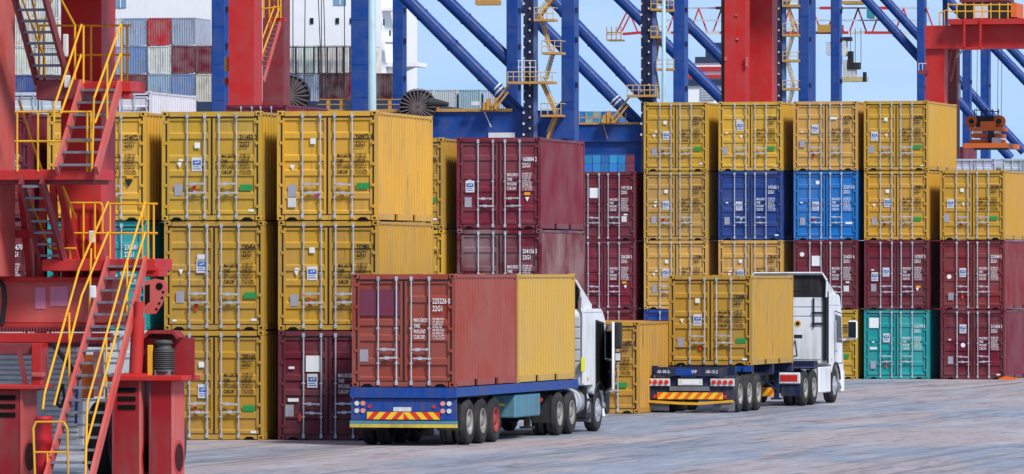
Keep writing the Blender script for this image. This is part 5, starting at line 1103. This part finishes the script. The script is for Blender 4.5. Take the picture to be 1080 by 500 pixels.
fbox(FX, bm, 'trolley', 862, 886, 26, 34, -1.5, 2, P_WALK); fbox(FX, bm, 'trolley', 888, 912, 1, 4, -1.5, 2, P_WALK); fbox(FX, bm, 'operator_cabin', 914, 922, 6, 19, -1.5, 2, P_TEALS); fbox(FX, bm, 'operator_cabin', 871, 875, 44, 58, -1.0, 1.2, P_CABG); fbox(FX, bm, 'operator_cabin', 922, 930, 12, 20, -1.0, 2, P_OFF)
fs = Frame(895, 1046, 12.5)
s2 = thing('hoist_spreader', 'small grey and cream spreader hanging from the far lattice boom', 'spreader', fs.O, fs.yaw)
fbox(fs, s2, 'spreader_beam', 886, 913, 81, 86, -1, 1.5, paint('spreader_cream', (0.50, 0.40, 0.20), 0.5, 0.3)); fbox(fs, s2, 'head_block', 891, 906, 66, 73, -0.8, 1.2, P_CHAS); fbox(fs, s2, 'head_block', 893, 902, 73, 81, -0.6, 1.0, P_LOUV); fbox(fs, s2, 'end_flipper', 910, 913, 76, 86, -1.05, 0, P_CHAS); fbox(fs, s2, 'end_flipper', 889, 893, 63, 80, -0.9, 0, P_LOUV)
fbox(fs, s2, 'sheave_frame', 894, 899, 54, 66, -0.5, 0.8, P_CHAS); fbox(fs, s2, 'hanging_cabin', 887, 897, 39, 43, -0.8, 1.2, P_CHAS); fbox(fs, s2, 'hanging_cabin', 887.5, 892, 43, 59, -0.8, 1.2, P_OFF)
for x in (888, 897, 902, 908):
    m = MB(); m.tube(fs.at(x, 68, 0), fs.at(x, 30, 0), 0.05, 5); m.build('rope', P_CABLE, s2)

# ------------------------------------------------------------------ lamp poles
for px, D, wpx, lb in ((392.5, 410, 9.0, 'thick pale green lamp pole in front of the white ship'), (700, 420, 4.6, 'slim pale green lamp pole beside the blue quay crane leg')):
    F = Frame(px, D, 12.5); r = wpx*D/FPX/2
    m = MB(); m.lathe([(0, r*1.7), (0.5, r*1.7), (0.52, r*1.25), (12, r*1.02), (26, r*0.8), (26, 0)], (0, 0, 0), 'z', 20)
    t = thing('lamp_pole', lb, 'lamp pole', F.O, F.yaw, 'lamp poles'); m.build('pole', P_POLE, t)
    for k in range(4):
        m = MB(); an = k*math.pi/2; m.bbox(math.cos(an)*0.9-0.3, math.cos(an)*0.9+0.3, math.sin(an)*0.9-0.3, math.sin(an)*0.9+0.3, 25.4, 25.7, 0.03); m.build('flood_lamp', P_OFF, t)
    m = MB(); m.lathe([(0, 0.9), (0, 1.0), (0.12, 1.0), (0.12, 0.9)], (0, 0, 25.7), 'z', 20); m.bar((-1, 0, 25.75), (1, 0, 25.75), 0.08, 0.08); m.bar((0, -1, 25.75), (0, 1, 25.75), 0.08, 0.08); m.build('lamp_ring', P_GALV, t)

# ------------------------------------------------------------------ ships and their deck cargo
FSH = Frame(200, 667, 12.5)
sh = thing('container_ship', 'white-housed container ship moored behind the stacks', 'ship', FSH.O, FSH.yaw)
zdk = FSH.at(200, 107.5, 0).z
def sx(px, u=0): return FSH.at(px, 100, u).x
m = MB(); m.prism([(sx(-20), 9), (sx(-14), 0.01), (sx(404), 0.01), (sx(418), 9)], 'y', -1.0, 150); m.build('hull', P_HULL, sh)
m = MB(); m.box(sx(-19), sx(417), -0.9, 30, 9.01, zdk-0.02); m.build('upper_hull', P_HULL, sh)
hz = fbox(FSH, sh, 'deckhouse', -20, 402, -60, 107, 14, 30, P_SHIP)
fbox(FSH, sh, 'bridge_wing', 402, 441, 66, 70, 16, 20, P_SHIP)
m = MB(); q = [FSH.at(x, y, 16.5) for x, y in ((404, 70), (432, 70), (405, 82))]; m.prism([(p.x, p.z) for p in q], 'y', 16.5, 19.5); m.build('wing_bracket', P_SHIP, sh)
fbox(FSH, sh, 'bridge_wing', 402, 416, 8, 11, 14.2, 18, P_SHIP); fbox(FSH, sh, 'ladder_platform', 406, 416, 44, 46, 13.2, 15, P_LOUV)
for x0, x1, y0, y1 in ((352, 365, -3, 5), (327, 330.5, 19, 25), (354, 357.5, 19, 25), (369, 371, 19, 25), (121, 133, -3, 8), (410.5, 412, 32, 38), (24, 36, -2, 6), (404, 405.5, 20, 27)):
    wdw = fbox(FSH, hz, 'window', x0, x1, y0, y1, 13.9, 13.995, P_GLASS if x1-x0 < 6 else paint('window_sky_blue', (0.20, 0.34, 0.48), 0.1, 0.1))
    if x1-x0 > 6:
        for k in range(1, 4):
            xx = x0+(x1-x0)*k/4; 
        fbox(FSH, wdw, 'mullion', (x0+x1)/2-0.4, (x0+x1)/2+0.4, y0, y1, 13.86, 13.895, P_SHIP)
CARGO = 'containers stacked on the white-housed ship'
def ship_box(px, row, col, label, u=0, old=True, F=FSH):
    """end wall of a high container: vertical corrugation, seen on deck; row 0 = lowest"""
    a = F.at(px, 107.5, u); p = F.world((a.x, u, zdk+row*2.83)); 
    t = thing('deck_container', label, 'container', (p.x, p.y, p.z), F.yaw, CARGO); c = tuple(x*random.uniform(.93, 1.07) for x in col)
    t.scale = (1, 1, 1.09)
    obj('frame', CM['old' if old else 'new']['frame'], t, color=c); obj('roof_panel', CM['old' if old else 'new']['roof'], t, (0, 0, CH-0.025), c)
    for s in (-1, 1):
        o = obj('side_panel', CM['old' if old else 'new']['side'], t, (s*(hw-0.012), 0, 0), c); o.scale = (s, 1, 1)
    o = obj('end_panel', CM['old' if old else 'new']['end'], t, (0, 0.03, 0), c); o.scale = (1, -1, 1)
    return t
SB = (0.28, 0.35, 0.47); SW = (0.60, 0.60, 0.57); SM = (0.15, 0.012, 0.03); SR = (0.48, 0.02, 0.03); SBL = (0.14, 0.24, 0.42); SN = (0.02, 0.06, 0.25); SCR = (0.55, 0.52, 0.45); SDM = (0.07, 0.012, 0.02)
colsx = [142, 168, 193.5, 219]
grid = [[(SM, 'maroon'), (SB, 'pale blue'), (SBL, 'rusty steel-blue'), (SCR, 'cream')], [(SBL, 'weathered blue'), (SW, 'rust-streaked white'), (SM, 'maroon'), (SM, 'maroon')], [(SB, 'grey-blue'), (SR, 'bright red'), (SB, 'rust-edged grey-blue'), None]]
rown = ('lowest visible tier', 'middle tier', 'top tier')
nb = ('by the handrails', 'one in from the handrails', 'one short of the blue leg', 'beside the blue leg')
for r, row in enumerate(grid):
    for k, cell in enumerate(row):
        if cell: ship_box(colsx[k], r, cell[0], f'{cell[1]} ship container, {rown[r]}, column {nb[k]}')
for r, cs in enumerate((((SN, 'navy'), (SM, 'maroon'), (SM, 'maroon')), ((SW, 'white'), (SW, 'white'), (SB, 'pale blue')), ((SW, 'white'), (SW, 'white'), (SW, 'white')), ((SW, 'white'), (SW, 'white'), None))):
    for k, c in enumerate(cs):
        if c: ship_box((24, 49.5, 116)[k] if k < 2 else 116.5, r, c[0], f"{c[1]} ship container {('on the lowest tier', 'on the second tier', 'on the third tier', 'on the highest tier')[r]} {('by the red post', 'through the stair treads', 'behind the red column')[k]}")
for r, cs in enumerate((((SB, 'pale blue'), (SDM, 'dark brown'), (SM, 'maroon'), (SDM, 'dark brown')), ((SW, 'white refrigerated'),)*4)):
    for k, c in enumerate(cs):
        if r == 1 and k == 3: continue
        ship_box((324, 349.5, 375, 401)[k], r, c[0], f"{c[1]} ship container {('on the lower tier', 'on the upper tier')[r]} {('beside the cable reel', 'below the small ship windows', 'behind the blue leg', 'beside the pale lamp pole')[k]}", u=2)
ship_box(298.5, 1, SW, 'white refrigerated ship container on the upper tier behind the red leg', u=2)
ship_box(298.5, 0, SB, 'pale blue ship container on the lower tier behind the red leg', u=2)
# lashing bridge over the white tier
m = MB()
for x in (303, 312, 321, 331, 336, 345, 355, 362, 369): 
    a = FSH.at(x, 50, 1.2); b = FSH.at(x, 78, 1.2); m.box(a.x-0.07, a.x+0.07, 1.2, 1.3, b.z, a.z)
for y in (50, 77.5):
    a = FSH.at(302, y, 1.0); b = FSH.at(371, y, 1.0); m.box(a.x, b.x, 1.0, 1.1, a.z-0.04, a.z+0.04)
m.build('lashing_bridge', P_CHAS, sh)
for x0, y0, x1, y1 in ((309, -20, 309, 104), (322, -20, 321, 104), (335, -20, 340, 104), (339, -20, 339, 104), (341, -20, 344, 104), (363, -20, 364, 104)):
    m = MB(); m.tube(FSH.at(x0, y0, -4), FSH.at(x1, y1, -4), 0.05, 5); m.build('rigging_cable', P_CABLE, sh)
# second ship along the quay, cargo and funnel
F2 = Frame(560, 740, 12.5)
s2h = thing('container_ship', 'ship with dark funnel and red bands behind the blue crane struts', 'ship', F2.O, F2.yaw)
z2d = F2.at(500, 119, 0).z
m = MB(); a = F2.at(395, 119, 0); b = F2.at(608, 119, 0); m.prism([(a.x, 11), (a.x+1, 0.01), (b.x-1.5, 0.01), (b.x, 11)], 'y', -1, 160); m.build('hull', P_HULL, s2h)
m = MB(); m.box(a.x+0.3, b.x-5.0, -0.6, 7.5, 11.01, z2d-0.01); m.build('cargo_hatch', P_HULL, s2h)
F3 = Frame(740, 860, 12.5)
def b3(name, x0, x1, y0, y1, u, mat): 
    m = MB(); p = F3.at(x0, y0, u); q = F3.at(x1, y1, u); P0 = F3.world(p); P1 = F3.world(q)
    l0 = Vector(((P0-F2.O).dot(F2.v), (P0-F2.O).dot(F2.u), P0.z)); l1 = Vector(((P1-F2.O).dot(F2.v), (P1-F2.O).dot(F2.u), P1.z))
    m.box(l0.x, l1.x, l0.y, l0.y+8-u*0.5, l1.z, l0.z); return m.build(name, mat, s2h)
fn = b3('funnel_casing', 722, 770, 66, 238, 0.5, P_SHIP); b3('funnel_band', 721.5, 771, 70.5, 75, 0.2, P_BOOMR); b3('funnel_band', 721.5, 771, 79, 82.5, 0.2, P_BOOMR); b3('funnel_band', 721.5, 771, 84, 90, 0.2, P_HULL); b3('funnel_top', 733, 770, 60, 66, 0.3, P_HULL)
b3('exhaust_stack', 748, 762, 45, 60, 0.3, P_HULL); b3('exhaust_stack', 744, 749, 52, 60, 0.3, P_HULL)
for k in range(5): b3('vent_louvre', 739, 754, 93+k*2.6, 94.4+k*2.6, 0.3, P_CABG)
def far_box(F, px, py, u, col, label, group, zs=1.0):
    a = F.at(px, py, u); p = F.world(a); t = thing('deck_container', label, 'container', (p.x, p.y, p.z), F.yaw, group); t.scale = (1, 1, zs); c = tuple(x*random.uniform(.85, 1.15) for x in col)
    obj('frame', CM['new']['frame'], t, color=c)
    for s in (-1, 1):
        o = obj('side_panel', CM['new']['side'], t, (s*(hw-0.012), 0, 0), c); o.scale = (s, 1, 1)
    obj('roof_panel', CM['new']['roof'], t, (0, 0, CH-0.025), c); o = obj('end_panel', CM['new']['end'], t, (0, 0.03, 0), c); o.scale = (1, -1, 1)
    return t
G2 = 'containers on the second ship'
far_box(F2, 495, 119, 0, (0.26, 0.36, 0.50), 'blue-grey container on the second ship beside the yellow service boxes', G2)
far_box(F2, 470, 119, 0, (0.55, 0.57, 0.58), 'white container on the second ship beside the cable reel', G2); far_box(F2, 445, 119, 2, (0.55, 0.57, 0.58), 'white container on the second ship behind the cable reel', G2); far_box(F2, 521, 119, 0.5, (0.40, 0.5, 0.55), 'pale container on the second ship behind the crane strut', G2); far_box(F2, 421, 119, 0, (0.2, 0.03, 0.05), 'maroon container on the second ship behind the slim blue leg', G2)
F4 = Frame(640, 2030, 12.5)
s3 = thing('container_ship', 'very distant container ship loaded with blue containers between crane beams', 'ship', F4.O, F4.yaw)
for y0, y1, u0 in ((181.3, 283, -2), (134.5, 163.0, 1)):
    fbox(F4, s3, 'hull' if y0 > 170 else 'lashing_bridge', 600, 680, y0, y1, u0, 40, P_HULL)
a = F4.at(600, 283, 1); b = F4.at(680, 181.3, 1); m = MB(); m.box(a.x, b.x, 14, 40, F4.at(0, 182, 0).z, F4.at(0, 133, 0).z); m.build('hold_bulkhead', P_HULL, s3)
BL = [(0.02, 0.20, 0.50), (0.03, 0.25, 0.55), (0.02, 0.16, 0.45), (0.03, 0.28, 0.55), (0.02, 0.22, 0.5), (0.22, 0.03, 0.06)]
G3 = 'containers on the distant ship'
for r in range(2):
    for k in range(6):
        far_box(F4, 620.8+k*8.7, 181.2-r*9.0, 0, BL[k], ('maroon distant container' if k == 5 else f"bright blue distant container {('fifth', 'fourth', 'third', 'second', 'next')[k]} from the maroon one")+f" below the crane beam, {('lower', 'upper')[r]} tier", G3)
ORD = ('first', 'second', 'third', 'fourth', 'fifth', 'sixth', 'seventh'); MIXN = ('blue', 'pale grey', 'blue', 'ochre', 'dark blue', 'bright blue', 'bright blue')
MIXC = [(0.02, 0.16, 0.42), (0.30, 0.38, 0.42), (0.03, 0.22, 0.45), (0.45, 0.40, 0.15), (0.02, 0.12, 0.35), (0.05, 0.25, 0.5), (0.02, 0.3, 0.5)]
for k in range(7):
    far_box(F4, 612.5+k*8.7, 134.0, 0, MIXC[k], f"small {MIXN[k]} distant container above the crane walkway, {ORD[k]} from the blue leg", G3, 1.0)
    if k < 6: far_box(F4, 612.5+k*8.7, 125.1, 0, MIXC[(k*3+2) % 7], f"small {MIXN[(k*3+2) % 7]} distant container on the top tier, {ORD[k]} from the blue leg", G3, 0.85)

# ------------------------------------------------------------------ small things on the ground
FW = Frame(1064, 246, 13.8)
m = MB(); m.prism([(-0.35, 0.0), (0.3, 0.0), (0.3, 0.06), (0.1, 0.08), (-0.15, 0.12), (-0.33, 0.05)], 'y', -0.25, 0.25)
ck = m.build('wheel_chock', P_CHVO); ck.location = FW.O; ck.rotation_euler = (0, 0, -FW.yaw)
tag(ck, 'small orange wedge lying at the foot of the end maroon container', 'wheel chock')
